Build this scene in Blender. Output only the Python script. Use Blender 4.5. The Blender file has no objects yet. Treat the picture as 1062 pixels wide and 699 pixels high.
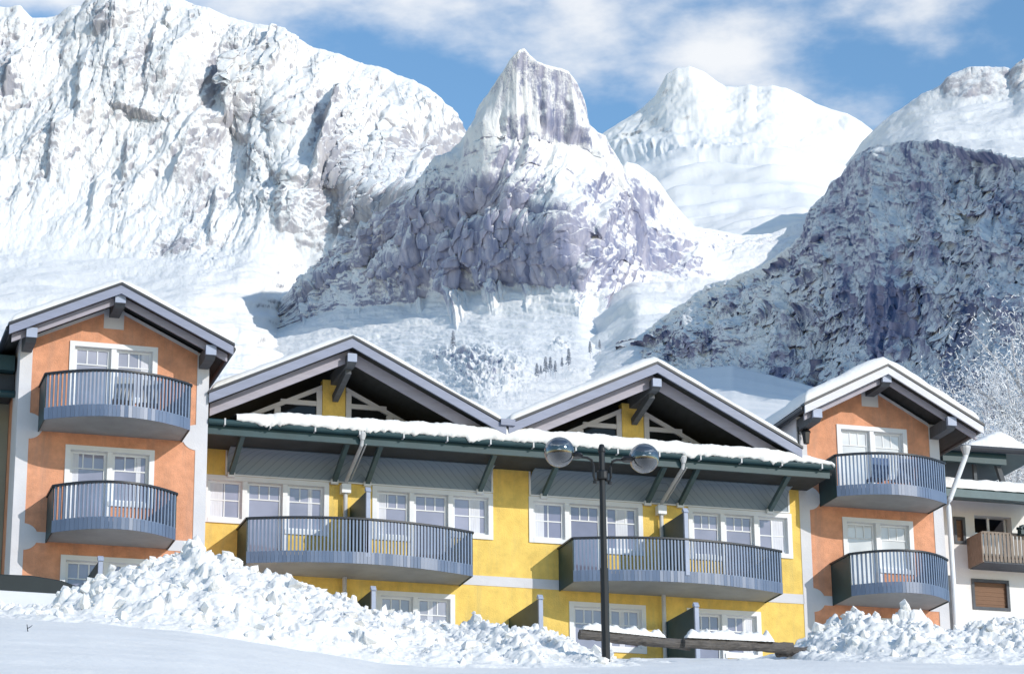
import bpy, math, random
import numpy as np
from mathutils import Vector, Matrix
S = bpy.context.scene
C = S.collection
RND = random.Random(7)

# ------------------------------------------------------------------ camera, world, sun, exposure
# World frame: X along the hotel front, -Y towards the photographer, Z up.
R = np.array([[0.9557504496060852, -0.29400965948467483, -0.009969864967560265],
              [-0.08163778672833086, -0.29763819804532476, 0.9511817780227034],
              [-0.2826240433081825, -0.9082784942923825, -0.3084701394788432]])
CAM = np.array([-20.46597302, -67.61404271, -18.39796665])
FL = 2756.7                                    # focal length in 1062-pixel units
cd = bpy.data.cameras.new("camera")
cam = bpy.data.objects.new("camera", cd); C.objects.link(cam)
cd.sensor_fit = 'HORIZONTAL'; cd.sensor_width = 36.0; cd.lens = 36.0 * FL / 1062
cd.clip_start = 0.5; cd.clip_end = 30000
M4 = Matrix.Identity(4)
for i in range(3):
    for j in range(3):
        M4[i][j] = R[j][i]
    M4[i][3] = CAM[i]
cam.matrix_world = M4
S.camera = cam

SUN = Vector((0.62, -1.0, 0.50)).normalized()   # towards the sun
w = bpy.data.worlds.new("World"); S.world = w; w.use_nodes = True
nt = w.node_tree; nt.nodes.clear()
def N(t, typ, **kw):
    n = t.nodes.new(typ)
    for k, v in kw.items():
        if hasattr(n, k) and not isinstance(getattr(type(n), k, None), property) and k not in n.inputs:
            setattr(n, k, v)
        else:
            n.inputs[k].default_value = v
    return n
out = nt.nodes.new('ShaderNodeOutputWorld'); bg = nt.nodes.new('ShaderNodeBackground')
sky = nt.nodes.new('ShaderNodeTexSky'); sky.sky_type = 'NISHITA'; sky.sun_disc = False
sky.sun_elevation = math.asin(SUN.z); sky.sun_rotation = math.atan2(SUN.x, SUN.y)
sky.altitude = 0; sky.air_density = 1.1; sky.dust_density = 0.05; sky.ozone_density = 1.7
tc = nt.nodes.new('ShaderNodeTexCoord')
mp = nt.nodes.new('ShaderNodeMapping'); mp.inputs['Scale'].default_value = (9, 9, 19)
mp.inputs['Rotation'].default_value = (0.0, 0.25, 0.0); mp.inputs['Location'].default_value = (2.35, 0.4, 0.9)
nt.links.new(tc.outputs['Generated'], mp.inputs['Vector'])
cn = nt.nodes.new('ShaderNodeTexNoise'); cn.inputs['Scale'].default_value = 1.0; cn.inputs['Detail'].default_value = 7
cn.inputs['Roughness'].default_value = 0.55
nt.links.new(mp.outputs['Vector'], cn.inputs['Vector'])
sx = nt.nodes.new('ShaderNodeSeparateXYZ'); nt.links.new(tc.outputs['Generated'], sx.inputs[0])
hz = nt.nodes.new('ShaderNodeMapRange'); hz.inputs[1].default_value = 0.375; hz.inputs[2].default_value = 0.43
hz.inputs[3].default_value = -0.16; hz.inputs[4].default_value = 0.13
nt.links.new(sx.outputs['Z'], hz.inputs[0])
ad = nt.nodes.new('ShaderNodeMath'); ad.operation = 'ADD'
nt.links.new(cn.outputs['Fac'], ad.inputs[0]); nt.links.new(hz.outputs[0], ad.inputs[1])
cr = nt.nodes.new('ShaderNodeMapRange'); cr.interpolation_type = 'SMOOTHSTEP'
cr.inputs[1].default_value = 0.45; cr.inputs[2].default_value = 0.68; cr.inputs[3].default_value = 0; cr.inputs[4].default_value = 0.80
nt.links.new(ad.outputs[0], cr.inputs[0])
mx = nt.nodes.new('ShaderNodeMix'); mx.data_type = 'RGBA'
cy_ = nt.nodes.new('ShaderNodeMapRange'); cy_.inputs[1].default_value = 0.35; cy_.inputs[2].default_value = 0.7
nt.links.new(sx.outputs['Y'], cy_.inputs[0])
cm = nt.nodes.new('ShaderNodeMath'); cm.operation = 'MULTIPLY'; nt.links.new(cr.outputs[0], cm.inputs[0]); nt.links.new(cy_.outputs[0], cm.inputs[1])
nt.links.new(cm.outputs[0], mx.inputs[0]); hs = nt.nodes.new('ShaderNodeHueSaturation'); hs.inputs['Saturation'].default_value = 1.18; hs.inputs['Value'].default_value = 1.0
nt.links.new(sky.outputs[0], hs.inputs['Color']); nt.links.new(hs.outputs[0], mx.inputs[6])
mx.inputs[7].default_value = (5.9, 5.85, 5.75, 1)
nt.links.new(mx.outputs[2], bg.inputs['Color']); bg.inputs['Strength'].default_value = 0.15
nt.links.new(bg.outputs[0], out.inputs['Surface'])

sl = bpy.data.lights.new("sun", 'SUN'); so = bpy.data.objects.new("sun", sl); C.objects.link(so)
sl.energy = 2.6; sl.angle = math.radians(0.5); sl.color = (1.0, 0.945, 0.865)
so.rotation_euler = (-SUN).to_track_quat('-Z', 'Y').to_euler()
so.location = (60, -90, 80)
S.view_settings.view_transform = 'Standard'; S.view_settings.look = 'None'
S.view_settings.exposure = 0.30; S.view_settings.gamma = 1.0; S.view_settings.use_curve_mapping = False
S.cycles.max_bounces = 6; S.cycles.transparent_max_bounces = 8

# ------------------------------------------------------------------ materials
def mat(name, col, rough=0.7, var=0.0, scale=3.0, spec=0.4, bump=0.0, bscale=40.0, metal=0.0, stretch=(1, 1, 1), col2=None, streak=0.0):
    m = bpy.data.materials.new(name); m.use_nodes = True
    t = m.node_tree; b = t.nodes['Principled BSDF']
    b.inputs['Roughness'].default_value = rough; b.inputs['Specular IOR Level'].default_value = spec
    b.inputs['Metallic'].default_value = metal
    b.inputs['Base Color'].default_value = (*col, 1)
    c = t.nodes.new('ShaderNodeTexCoord'); p = t.nodes.new('ShaderNodeMapping'); p.inputs['Scale'].default_value = stretch
    t.links.new(c.outputs['Object'], p.inputs[0])
    if var > 0:
        n = t.nodes.new('ShaderNodeTexNoise'); n.inputs['Scale'].default_value = scale; n.inputs['Detail'].default_value = 6
        n.inputs['Roughness'].default_value = 0.65
        t.links.new(p.outputs[0], n.inputs['Vector'])
        r = t.nodes.new('ShaderNodeValToRGB')
        r.color_ramp.elements[0].position = 0.3; r.color_ramp.elements[1].position = 0.7
        a = col2 if col2 else tuple(min(1, v * (1 - var)) for v in col)
        r.color_ramp.elements[0].color = (*a, 1); r.color_ramp.elements[1].color = (*[min(1, v * (1 + var * 0.5)) for v in col], 1)
        t.links.new(n.outputs['Fac'], r.inputs[0]); t.links.new(r.outputs[0], b.inputs['Base Color'])
    if streak > 0:
        p3 = t.nodes.new('ShaderNodeMapping'); p3.inputs['Scale'].default_value = (3.2, 3.2, 0.30); t.links.new(c.outputs['Object'], p3.inputs[0])
        n3 = t.nodes.new('ShaderNodeTexNoise'); n3.inputs['Scale'].default_value = 1.0; n3.inputs['Detail'].default_value = 7; n3.inputs['Roughness'].default_value = 0.7
        t.links.new(p3.outputs[0], n3.inputs['Vector'])
        r3 = t.nodes.new('ShaderNodeMapRange'); r3.inputs[1].default_value = 0.50; r3.inputs[2].default_value = 0.72; r3.inputs[3].default_value = 0.0; r3.inputs[4].default_value = streak
        t.links.new(n3.outputs['Fac'], r3.inputs[0])
        m3 = t.nodes.new('ShaderNodeMix'); m3.data_type = 'RGBA'; t.links.new(r3.outputs[0], m3.inputs[0]); t.links.new(r.outputs[0], m3.inputs[6])
        g3 = sum(col)/3*0.55
        m3.inputs[7].default_value = (col[0]*0.5+g3*0.3, col[1]*0.55+g3*0.3, col[2]*0.6+g3*0.3, 1); t.links.new(m3.outputs[2], b.inputs['Base Color'])
    if bump > 0:
        n2 = t.nodes.new('ShaderNodeTexNoise'); n2.inputs['Scale'].default_value = bscale; n2.inputs['Detail'].default_value = 5
        t.links.new(p.outputs[0], n2.inputs['Vector'])
        bp = t.nodes.new('ShaderNodeBump'); bp.inputs['Strength'].default_value = bump; bp.inputs['Distance'].default_value = 0.03
        t.links.new(n2.outputs['Fac'], bp.inputs['Height']); t.links.new(bp.outputs[0], b.inputs['Normal'])
    return m

ORANGE = mat("orange_stucco", (0.72, 0.35, 0.215), 0.9, 0.26, 2.6, 0.15, 0.5, 30, streak=0.55)
YELLOW = mat("yellow_stucco", (0.86, 0.61, 0.17), 0.9, 0.20, 2.4, 0.15, 0.5, 30, streak=0.5)
PALE = mat("pale_stucco", (0.66, 0.66, 0.70), 0.9, 0.08, 1.5, 0.15, 0.2, 30)
TRIM = mat("white_trim", (0.77, 0.79, 0.83), 0.6, 0.06, 2.0)
CREAM = mat("cream_stucco", (0.27, 0.28, 0.23), 0.9, 0.12, 1.5, 0.15, 0.2, 30)
WHITEWALL = mat("white_stucco", (0.78, 0.78, 0.78), 0.9, 0.08, 1.2, 0.15, 0.2, 30)
BLUEGREY = mat("blue_grey_paint", (0.235, 0.26, 0.355), 0.5, 0.14, 1.5, stretch=(1, 1, 6))
LILAC = mat("lilac_grey_paint", (0.35, 0.335, 0.40), 0.6, 0.14, 1.5, stretch=(1, 1, 6))
PALEPAINT_GLARE = mat("pale_paint_and_glare", (0.60, 0.60, 0.64), 0.5, 0.12, 1.5, stretch=(1, 1, 6))  # pale gable frames; on the right tower's verge, glare put into the colour
WHITEBLUE = mat("pale_blue_paint", (0.33, 0.38, 0.50), 0.5, 0.12, 3.0)
TEAL = mat("shaded_dark_teal_paint", (0.018, 0.055, 0.066), 0.5, 0.25, 2.0)  # dark teal, deepened to stand in for shade under the snow overhang
TEALMID = mat("teal_grey_paint", (0.07, 0.125, 0.14), 0.5, 0.2, 3.0)
DARK = mat("dark_metal", (0.025, 0.03, 0.04), 0.45, 0.2, 4.0)
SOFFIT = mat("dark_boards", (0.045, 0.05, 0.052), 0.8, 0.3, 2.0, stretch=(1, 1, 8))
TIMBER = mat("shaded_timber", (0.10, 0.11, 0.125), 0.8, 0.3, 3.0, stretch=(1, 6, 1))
STEELBLUE = mat("steel_blue_sheet", (0.125, 0.17, 0.265), 0.38, 0.14, 0.9, 0.5)
BAR = mat("railing_bar_paint", (0.19, 0.25, 0.36), 0.4, 0.15, 3.0)
CONC = mat("concrete_underside", (0.36, 0.37, 0.36), 0.9, 0.16, 1.4, 0.2, 0.2, 25)
GALV = mat("galvanised_pipe", (0.52, 0.53, 0.55), 0.45, 0.12, 5.0, 0.4)
IRON = mat("lamp_iron", (0.012, 0.013, 0.015), 0.4, 0.2, 6.0)
BROWN = mat("brown_shutter", (0.20, 0.11, 0.065), 0.7, 0.2, 8.0, stretch=(1, 1, 20))
WEATHERED = mat("weathered_wood", (0.28, 0.23, 0.19), 0.8, 0.4, 5.0, stretch=(6, 6, 1))
LOG = mat("grey_log", (0.13, 0.118, 0.11), 0.85, 0.5, 6.0, bump=0.8, bscale=18, stretch=(0.6, 4, 4))
CURT = mat("white_curtain", (0.68, 0.70, 0.78), 0.9, 0.10, 3.0, stretch=(8, 1, 1))
INNER = mat("dark_room", (0.02, 0.02, 0.025), 0.9)
CARWHITE = mat("car_white", (0.75, 0.75, 0.76), 0.25, 0.04, 2.0, 0.6)
CARDARK = mat("car_black_roof", (0.010, 0.016, 0.018), 0.35, 0.2, 3.0)
RUBBER = mat("rubber", (0.015, 0.015, 0.016), 0.8)
SKYBLUE = mat("blue_chair_plastic", (0.12, 0.20, 0.38), 0.45, 0.1, 3.0)

def glass_mat(name, col, rough=0.04):
    m = bpy.data.materials.new(name); m.use_nodes = True
    t = m.node_tree; b = t.nodes['Principled BSDF']
    b.inputs['Base Color'].default_value = (*col, 1); b.inputs['Roughness'].default_value = rough
    b.inputs['IOR'].default_value = 1.75; b.inputs['Specular IOR Level'].default_value = 0.7
    c = t.nodes.new('ShaderNodeTexCoord'); n = t.nodes.new('ShaderNodeTexNoise'); n.inputs['Scale'].default_value = 0.9
    n.inputs['Detail'].default_value = 3
    t.links.new(c.outputs['Object'], n.inputs['Vector'])
    r = t.nodes.new('ShaderNodeValToRGB'); r.color_ramp.elements[0].position = 0.35; r.color_ramp.elements[1].position = 0.65
    r.color_ramp.elements[0].color = (*[v * 0.8 for v in col], 1); r.color_ramp.elements[1].color = (*[min(1, v * 1.12) for v in col], 1)
    t.links.new(n.outputs['Fac'], r.inputs[0]); t.links.new(r.outputs[0], b.inputs['Base Color'])
    return m
GLASS = glass_mat("curtained_glass", (0.30, 0.295, 0.385))
GLASS_B = glass_mat('curtained_glass_grey', (0.36, 0.355, 0.42)); GLASS_C = glass_mat('curtained_glass_dark', (0.22, 0.215, 0.30))  # greyer and darker pane tints, picked at random per window
GLASSWHITE = glass_mat("blinded_glass", (0.70, 0.71, 0.72))
GLASSDARK = glass_mat("dark_glass", (0.012, 0.014, 0.016))
GLASSDARK.node_tree.nodes['Principled BSDF'].inputs['IOR'].default_value = 1.45
GLASSDARK.node_tree.nodes['Principled BSDF'].inputs['Specular IOR Level'].default_value = 0.3

# diagonal boards on the coved panels
BOARDS = bpy.data.materials.new("diagonal_boards"); BOARDS.use_nodes = True
t = BOARDS.node_tree; b = t.nodes['Principled BSDF']; b.inputs['Roughness'].default_value = 0.6
c = t.nodes.new('ShaderNodeTexCoord'); s_ = t.nodes.new('ShaderNodeSeparateXYZ'); t.links.new(c.outputs['UV'], s_.inputs[0])
wv = t.nodes.new('ShaderNodeTexWave'); wv.wave_type = 'BANDS'; wv.bands_direction = 'X'; wv.wave_profile = 'SAW'
wv.inputs['Scale'].default_value = 1.9; wv.inputs['Distortion'].default_value = 0.0
t.links.new(c.outputs['UV'], wv.inputs['Vector'])
r = t.nodes.new('ShaderNodeValToRGB')
r.color_ramp.elements[0].position = 0.0; r.color_ramp.elements[0].color = (0.14, 0.185, 0.24, 1)
r.color_ramp.elements[1].position = 0.18; r.color_ramp.elements[1].color = (0.235, 0.30, 0.375, 1)
t.links.new(wv.outputs['Fac'], r.inputs[0]); t.links.new(r.outputs[0], b.inputs['Base Color'])
bp = t.nodes.new('ShaderNodeBump'); bp.inputs['Strength'].default_value = 0.3; bp.inputs['Distance'].default_value = 0.02
t.links.new(wv.outputs['Fac'], bp.inputs['Height']); t.links.new(bp.outputs[0], b.inputs['Normal'])

def snow_mat(name, bstr=0.25, bscale=14.0, tint=(0.84, 0.832, 0.815)):
    m = bpy.data.materials.new(name); m.use_nodes = True
    t = m.node_tree; b = t.nodes['Principled BSDF']; b.inputs['Roughness'].default_value = 0.75
    b.inputs['Specular IOR Level'].default_value = 0.2
    c = t.nodes.new('ShaderNodeTexCoord')
    n = t.nodes.new('ShaderNodeTexNoise'); n.inputs['Scale'].default_value = 0.5; n.inputs['Detail'].default_value = 5
    t.links.new(c.outputs['Object'], n.inputs['Vector'])
    r = t.nodes.new('ShaderNodeValToRGB'); r.color_ramp.elements[0].position = 0.3; r.color_ramp.elements[1].position = 0.7
    r.color_ramp.elements[0].color = (*[v * 0.94 for v in tint], 1); r.color_ramp.elements[1].color = (*tint, 1)
    t.links.new(n.outputs['Fac'], r.inputs[0]); t.links.new(r.outputs[0], b.inputs['Base Color'])
    n2 = t.nodes.new('ShaderNodeTexNoise'); n2.inputs['Scale'].default_value = bscale; n2.inputs['Detail'].default_value = 6
    t.links.new(c.outputs['Object'], n2.inputs['Vector'])
    bp = t.nodes.new('ShaderNodeBump'); bp.inputs['Strength'].default_value = bstr; bp.inputs['Distance'].default_value = 0.05
    t.links.new(n2.outputs['Fac'], bp.inputs['Height']); t.links.new(bp.outputs[0], b.inputs['Normal'])
    return m
SNOW = snow_mat("settled_snow", 0.40, 7)
SNOWCHUNK = snow_mat("ploughed_snow", 0.5, 11)
t = SNOWCHUNK.node_tree; b = t.nodes['Principled BSDF']; lk = b.inputs['Base Color'].links[0].from_socket       # grit caught in the snow
gn = t.nodes.new('ShaderNodeTexNoise'); gn.inputs['Scale'].default_value = 2.6; gn.inputs['Detail'].default_value = 8; gn.inputs['Roughness'].default_value = 0.8
gc = t.nodes.new('ShaderNodeTexCoord'); t.links.new(gc.outputs['Object'], gn.inputs['Vector'])
gm_ = t.nodes.new('ShaderNodeMapRange'); gm_.inputs[1].default_value = 0.655; gm_.inputs[2].default_value = 0.72; gm_.inputs[3].default_value = 0; gm_.inputs[4].default_value = 0.6
t.links.new(gn.outputs['Fac'], gm_.inputs[0]); gx = t.nodes.new('ShaderNodeMix'); gx.data_type = 'RGBA'
t.links.new(gm_.outputs[0], gx.inputs[0]); t.links.new(lk, gx.inputs[6]); gx.inputs[7].default_value = (0.36, 0.33, 0.30, 1); t.links.new(gx.outputs[2], b.inputs['Base Color'])

# ------------------------------------------------------------------ mesh helpers
class MB:
    def __init__(self): self.v = []; self.f = []; self.uv = None
    def add(self, vs, fs):
        o = len(self.v); self.v += [tuple(p) for p in vs]; self.f += [tuple(i + o for i in f) for f in fs]
    def box(self, x0, x1, y0, y1, z0, z1):
        self.add([(x0,y0,z0),(x1,y0,z0),(x1,y1,z0),(x0,y1,z0),(x0,y0,z1),(x1,y0,z1),(x1,y1,z1),(x0,y1,z1)],
                 [(0,3,2,1),(4,5,6,7),(0,1,5,4),(1,2,6,5),(2,3,7,6),(3,0,4,7)])
        return self
    def prism(self, poly, y0, y1):                # polygon in XZ extruded along Y
        n = len(poly)
        self.add([(p[0], y0, p[1]) for p in poly] + [(p[0], y1, p[1]) for p in poly],
                 [tuple(range(n)), tuple(range(2*n-1, n-1, -1))] + [(i, n+i, n+(i+1) % n, (i+1) % n) for i in range(n)])
        return self
    def prism_x(self, poly, x0, x1):              # polygon in YZ extruded along X
        n = len(poly)
        self.add([(x0, p[0], p[1]) for p in poly] + [(x1, p[0], p[1]) for p in poly],
                 [tuple(range(n)), tuple(range(2*n-1, n-1, -1))] + [(i, n+i, n+(i+1) % n, (i+1) % n) for i in range(n)])
        return self
    def prism_z(self, poly, z0, z1):
        n = len(poly)
        self.add([(p[0], p[1], z0) for p in poly] + [(p[0], p[1], z1) for p in poly],
                 [tuple(range(n)), tuple(range(2*n-1, n-1, -1))] + [(i, n+i, n+(i+1) % n, (i+1) % n) for i in range(n)])
        return self
    def tube(self, pts, r, seg=10, r1=None):
        pts = [Vector(p) for p in pts]; n = len(pts); rings = []
        for i, p in enumerate(pts):
            d = (pts[min(i+1, n-1)] - pts[max(i-1, 0)]).normalized()
            a = d.orthogonal().normalized() if abs(d.z) > 0.95 else d.cross(Vector((0,0,1))).normalized()
            bb = d.cross(a).normalized()
            rr = r if r1 is None else r + (r1 - r) * i / (n - 1)
            rings.append([p + (a*math.cos(2*math.pi*k/seg) + bb*math.sin(2*math.pi*k/seg)) * rr for k in range(seg)])
        vs = [q for ring in rings for q in ring]; fs = []
        for i in range(n-1):
            for k in range(seg):
                fs.append((i*seg+k, i*seg+(k+1) % seg, (i+1)*seg+(k+1) % seg, (i+1)*seg+k))
        fs.append(tuple(range(seg-1, -1, -1))); fs.append(tuple((n-1)*seg+k for k in range(seg)))
        self.add(vs, fs); return self
    def bar(self, a, b, wx, wz):                   # square bar between two points
        a = Vector(a); b = Vector(b); d = (b-a).normalized()
        s = d.cross(Vector((0,0,1))); s = s.normalized() if s.length > 1e-3 else Vector((1,0,0))
        u = s.cross(d).normalized()
        vs = [p + s*i*wx/2 + u*j*wz/2 for p in (a, b) for i, j in ((-1,-1),(1,-1),(1,1),(-1,1))]
        self.add(vs, [(0,3,2,1),(4,5,6,7),(0,1,5,4),(1,2,6,5),(2,3,7,6),(3,0,4,7)]); return self
    def lathe(self, prof, c=(0,0,0), seg=20):
        vs = []; fs = []; n = len(prof)
        for k in range(seg):
            a = 2*math.pi*k/seg
            vs += [(c[0]+r*math.cos(a), c[1]+r*math.sin(a), c[2]+z) for r, z in prof]
        for k in range(seg):
            k2 = (k+1) % seg
            for i in range(n-1):
                fs.append((k*n+i, k2*n+i, k2*n+i+1, k*n+i+1))
        self.add(vs, fs); return self
    def build(self, name, m, parent=None, smooth=False, bevel=0.0):
        me = bpy.data.meshes.new(name); me.from_pydata(self.v, [], self.f)
        import bmesh
        bm = bmesh.new(); bm.from_mesh(me); bmesh.ops.recalc_face_normals(bm, faces=bm.faces); bm.to_mesh(me); bm.free()
        me.materials.append(m)
        o = bpy.data.objects.new(name, me); C.objects.link(o)
        if parent is not None:
            o.parent = parent
            root = parent
            off = Vector(parent.location) if parent.parent is None else Vector(parent.parent.location) * 0
            # vertices are given in world coordinates; shift them into the thing's frame
            base = parent
            while base.parent is not None: base = base.parent
            me.transform(Matrix.Translation(-Vector(base.location)))
        if smooth: me.shade_smooth()
        if bevel > 0:
            md = o.modifiers.new("bevel", 'BEVEL'); md.width = bevel; md.segments = 2; md.limit_method = 'ANGLE'
        return o
def tag(o, label=None, cat=None, group=None, kind=None):
    if label: o['label'] = label
    if cat: o['category'] = cat
    if group: o['group'] = group
    if kind: o['kind'] = kind
    return o
def thing(name, label, cat, loc, group=None):
    o = bpy.data.objects.new(name, None); C.objects.link(o); o.location = loc; o.empty_display_size = 0.3
    return tag(o, label, cat, group)
def recenter(o):                                  # a thing that is one mesh gets its origin at its base
    me = o.data; n = len(me.vertices); co = np.empty(n*3, 'f'); me.vertices.foreach_get('co', co); co = co.reshape(-1, 3)
    c = Vector(((co[:,0].min()+co[:,0].max())/2, (co[:,1].min()+co[:,1].max())/2, float(co[:,2].min())))
    me.transform(Matrix.Translation(-c)); o.location = c
    return o

# ------------------------------------------------------------------ numpy noise
def perlin(x, y, seed=0):
    xi = np.floor(x).astype(np.int64); yi = np.floor(y).astype(np.int64); xf = x - xi; yf = y - yi
    def g(ix, iy, dx, dy):
        h = (ix * 374761393 + iy * 668265263 + seed * 982451653) & 0xffffffff
        h = ((h ^ (h >> 13)) * 1274126177) & 0xffffffff
        h = h ^ (h >> 16)
        a = (h & 0xffff) / 65536.0 * 2 * np.pi
        return np.cos(a) * dx + np.sin(a) * dy
    u = xf*xf*xf*(xf*(xf*6-15)+10); v = yf*yf*yf*(yf*(yf*6-15)+10)
    a = g(xi, yi, xf, yf); b_ = g(xi+1, yi, xf-1, yf); c_ = g(xi, yi+1, xf, yf-1); d = g(xi+1, yi+1, xf-1, yf-1)
    return (a*(1-u)+b_*u)*(1-v) + (c_*(1-u)+d*u)*v
def fbm(x, y, oct=5, seed=0, gain=0.5, lac=2.03):
    s = 0; a = 1; tot = 0
    for i in range(oct):
        s = s + a * perlin(x, y, seed+i); tot += a; a *= gain; x = x*lac + 3.1; y = y*lac + 1.7
    return s / tot * 1.6
def ridged(x, y, oct=6, seed=0, gain=0.55, lac=2.1):
    s = 0; a = 1; tot = 0; wgt = 1
    for i in range(oct):
        n = 1 - np.abs(perlin(x, y, seed+i)) * 2.0
        n = n * n * wgt; wgt = np.clip(n * 1.6, 0, 1)
        s = s + a * n; tot += a; a *= gain; x = x*lac + 5.2; y = y*lac + 9.4
    return s / tot
def facet(x, y, cw, ch, seed=0, rot=0.0, ecc=1.0):
    """chipped-rock relief: the upper envelope of randomly tilted little pyramids, one per jittered cell"""
    c_, s_ = math.cos(rot), math.sin(rot)
    u = (x*c_ + y*s_)/cw; v = (-x*s_ + y*c_)/ch
    ui = np.floor(u).astype(np.int64); vi = np.floor(v).astype(np.int64)
    best = np.full(u.shape, -9.0)
    def rnd(i, j, k):
        h = (i * 374761393 + j * 668265263 + (seed*31+k) * 982451653) & 0xffffffff
        h = ((h ^ (h >> 13)) * 1274126177) & 0xffffffff
        h = ((h ^ (h >> 15)) * 2246822519) & 0xffffffff
        return ((h ^ (h >> 16)) & 0xffff) / 65536.0
    for di in (-1, 0, 1):
        for dj in (-1, 0, 1):
            i = ui+di; j = vi+dj
            dx = u - (i + rnd(i, j, 1)); dy = v - (j + rnd(i, j, 2))
            a = rnd(i, j, 3)*6.283; ca, sa = np.cos(a), np.sin(a)
            p = dx*ca + dy*sa; q = -dx*sa + dy*ca
            val = rnd(i, j, 4)*0.75 + (rnd(i, j, 5)-0.5)*0.9*dx + (rnd(i, j, 6)-0.5)*0.9*dy - 0.62*np.maximum(np.abs(p), np.abs(q)*ecc) - 0.25*np.abs(p+q)
            best = np.maximum(best, val)
    return best
def ribs(X, Y, lst):
    """rock ribs: gentle on the right, sheer on the left; (x0, y0, x1, y1, width, height)"""
    h = np.zeros_like(X)
    for x0, y0, x1, y1, wd, am in lst:
        t_ = (Y-y0)/(y1-y0); xl = x0 + (x1-x0)*t_ + 3*fbm(Y/9, Y*0+x0, 3, int(x0))
        d = X - xl; e = np.clip(np.minimum(t_, 1-t_)/0.25, 0, 1)
        h = np.maximum(h, am*e*np.clip((d+2)/5, 0, 1)*np.clip(1-d/wd, 0, 1))
    return h
def grid_mesh(name, P, m, attr=None, parent=None, smooth=True):
    nv, nu = P.shape[:2]
    me = bpy.data.meshes.new(name)
    idx = np.arange(nv*nu).reshape(nv, nu)
    q = np.stack([idx[:-1,:-1], idx[1:,:-1], idx[1:,1:], idx[:-1,1:]], -1).reshape(-1, 4)
    me.vertices.add(nv*nu); me.vertices.foreach_set('co', P.reshape(-1).astype('f'))
    me.loops.add(q.size); me.loops.foreach_set('vertex_index', q.reshape(-1).astype('i'))
    me.polygons.add(len(q)); me.polygons.foreach_set('loop_start', np.arange(0, q.size, 4, dtype='i'))
    me.polygons.foreach_set('loop_total', np.full(len(q), 4, dtype='i'))
    me.update(calc_edges=True); me.validate()
    if attr is not None:
        for k, a in attr.items():
            at = me.attributes.new(k, 'FLOAT', 'POINT'); at.data.foreach_set('value', a.reshape(-1).astype('f'))
    me.materials.append(m)
    if smooth: me.shade_smooth()
    o = bpy.data.objects.new(name, me); C.objects.link(o)
    if parent: o.parent = parent
    return o

# ------------------------------------------------------------------ the mountains
def rock_mat(name, rock_a, rock_b, nz0=0.30, nz1=0.55, kr=0.5, kn=0.5, fine=0.06, stretch=0.35, bump=0.6, bd=6.0, tint=(0.86, 0.86, 0.85)):
    m = bpy.data.materials.new(name); m.use_nodes = True
    t = m.node_tree; L = t.links; b = t.nodes['Principled BSDF']; b.inputs['Roughness'].default_value = 0.85
    b.inputs['Specular IOR Level'].default_value = 0.1
    g = t.nodes.new('ShaderNodeNewGeometry'); c = t.nodes.new('ShaderNodeTexCoord')
    mp = t.nodes.new('ShaderNodeMapping'); mp.inputs['Scale'].default_value = (fine, fine, fine*stretch); L.new(c.outputs['Object'], mp.inputs[0])
    n = t.nodes.new('ShaderNodeTexNoise'); n.inputs['Scale'].default_value = 1.0; n.inputs['Detail'].default_value = 7; n.inputs['Roughness'].default_value = 0.68
    L.new(mp.outputs[0], n.inputs['Vector'])
    bp = t.nodes.new('ShaderNodeBump'); bp.inputs['Strength'].default_value = bump; bp.inputs['Distance'].default_value = bd
    L.new(n.outputs['Fac'], bp.inputs['Height']); L.new(bp.outputs[0], b.inputs['Normal'])
    sp = t.nodes.new('ShaderNodeSeparateXYZ'); L.new(bp.outputs[0], sp.inputs[0])
    at = t.nodes.new('ShaderNodeAttribute'); at.attribute_name = 'rock'
    m1 = t.nodes.new('ShaderNodeMath'); m1.operation = 'MULTIPLY_ADD'; L.new(at.outputs['Fac'], m1.inputs[0]); m1.inputs[1].default_value = -kr
    L.new(sp.outputs['Z'], m1.inputs[2])
    m2 = t.nodes.new('ShaderNodeMath'); m2.operation = 'SUBTRACT'; L.new(n.outputs['Fac'], m2.inputs[0]); m2.inputs[1].default_value = 0.5
    m3 = t.nodes.new('ShaderNodeMath'); m3.operation = 'MULTIPLY_ADD'; L.new(m2.outputs[0], m3.inputs[0]); m3.inputs[1].default_value = kn
    L.new(m1.outputs[0], m3.inputs[2])
    mr = t.nodes.new('ShaderNodeMapRange'); mr.interpolation_type = 'SMOOTHSTEP'; mr.inputs[1].default_value = nz0; mr.inputs[2].default_value = nz1
    L.new(m3.outputs[0], mr.inputs[0])
    mp2 = t.nodes.new('ShaderNodeMapping'); mp2.inputs['Scale'].default_value = (fine*0.6, fine*0.6, fine*0.08); L.new(c.outputs['Object'], mp2.inputs[0])
    n2 = t.nodes.new('ShaderNodeTexNoise'); n2.inputs['Scale'].default_value = 1.0; n2.inputs['Detail'].default_value = 5; L.new(mp2.outputs[0], n2.inputs['Vector'])
    r = t.nodes.new('ShaderNodeValToRGB'); r.color_ramp.elements[0].position = 0.35; r.color_ramp.elements[1].position = 0.65
    r.color_ramp.elements[0].color = (*rock_a, 1); r.color_ramp.elements[1].color = (*rock_b, 1); L.new(n2.outputs['Fac'], r.inputs[0])
    mix = t.nodes.new('ShaderNodeMix'); mix.data_type = 'RGBA'; L.new(mr.outputs[0], mix.inputs[0]); L.new(r.outputs[0], mix.inputs[6])
    mix.inputs[7].default_value = (*tint, 1)
    L.new(mix.outputs[2], b.inputs['Base Color'])
    return m

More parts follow.
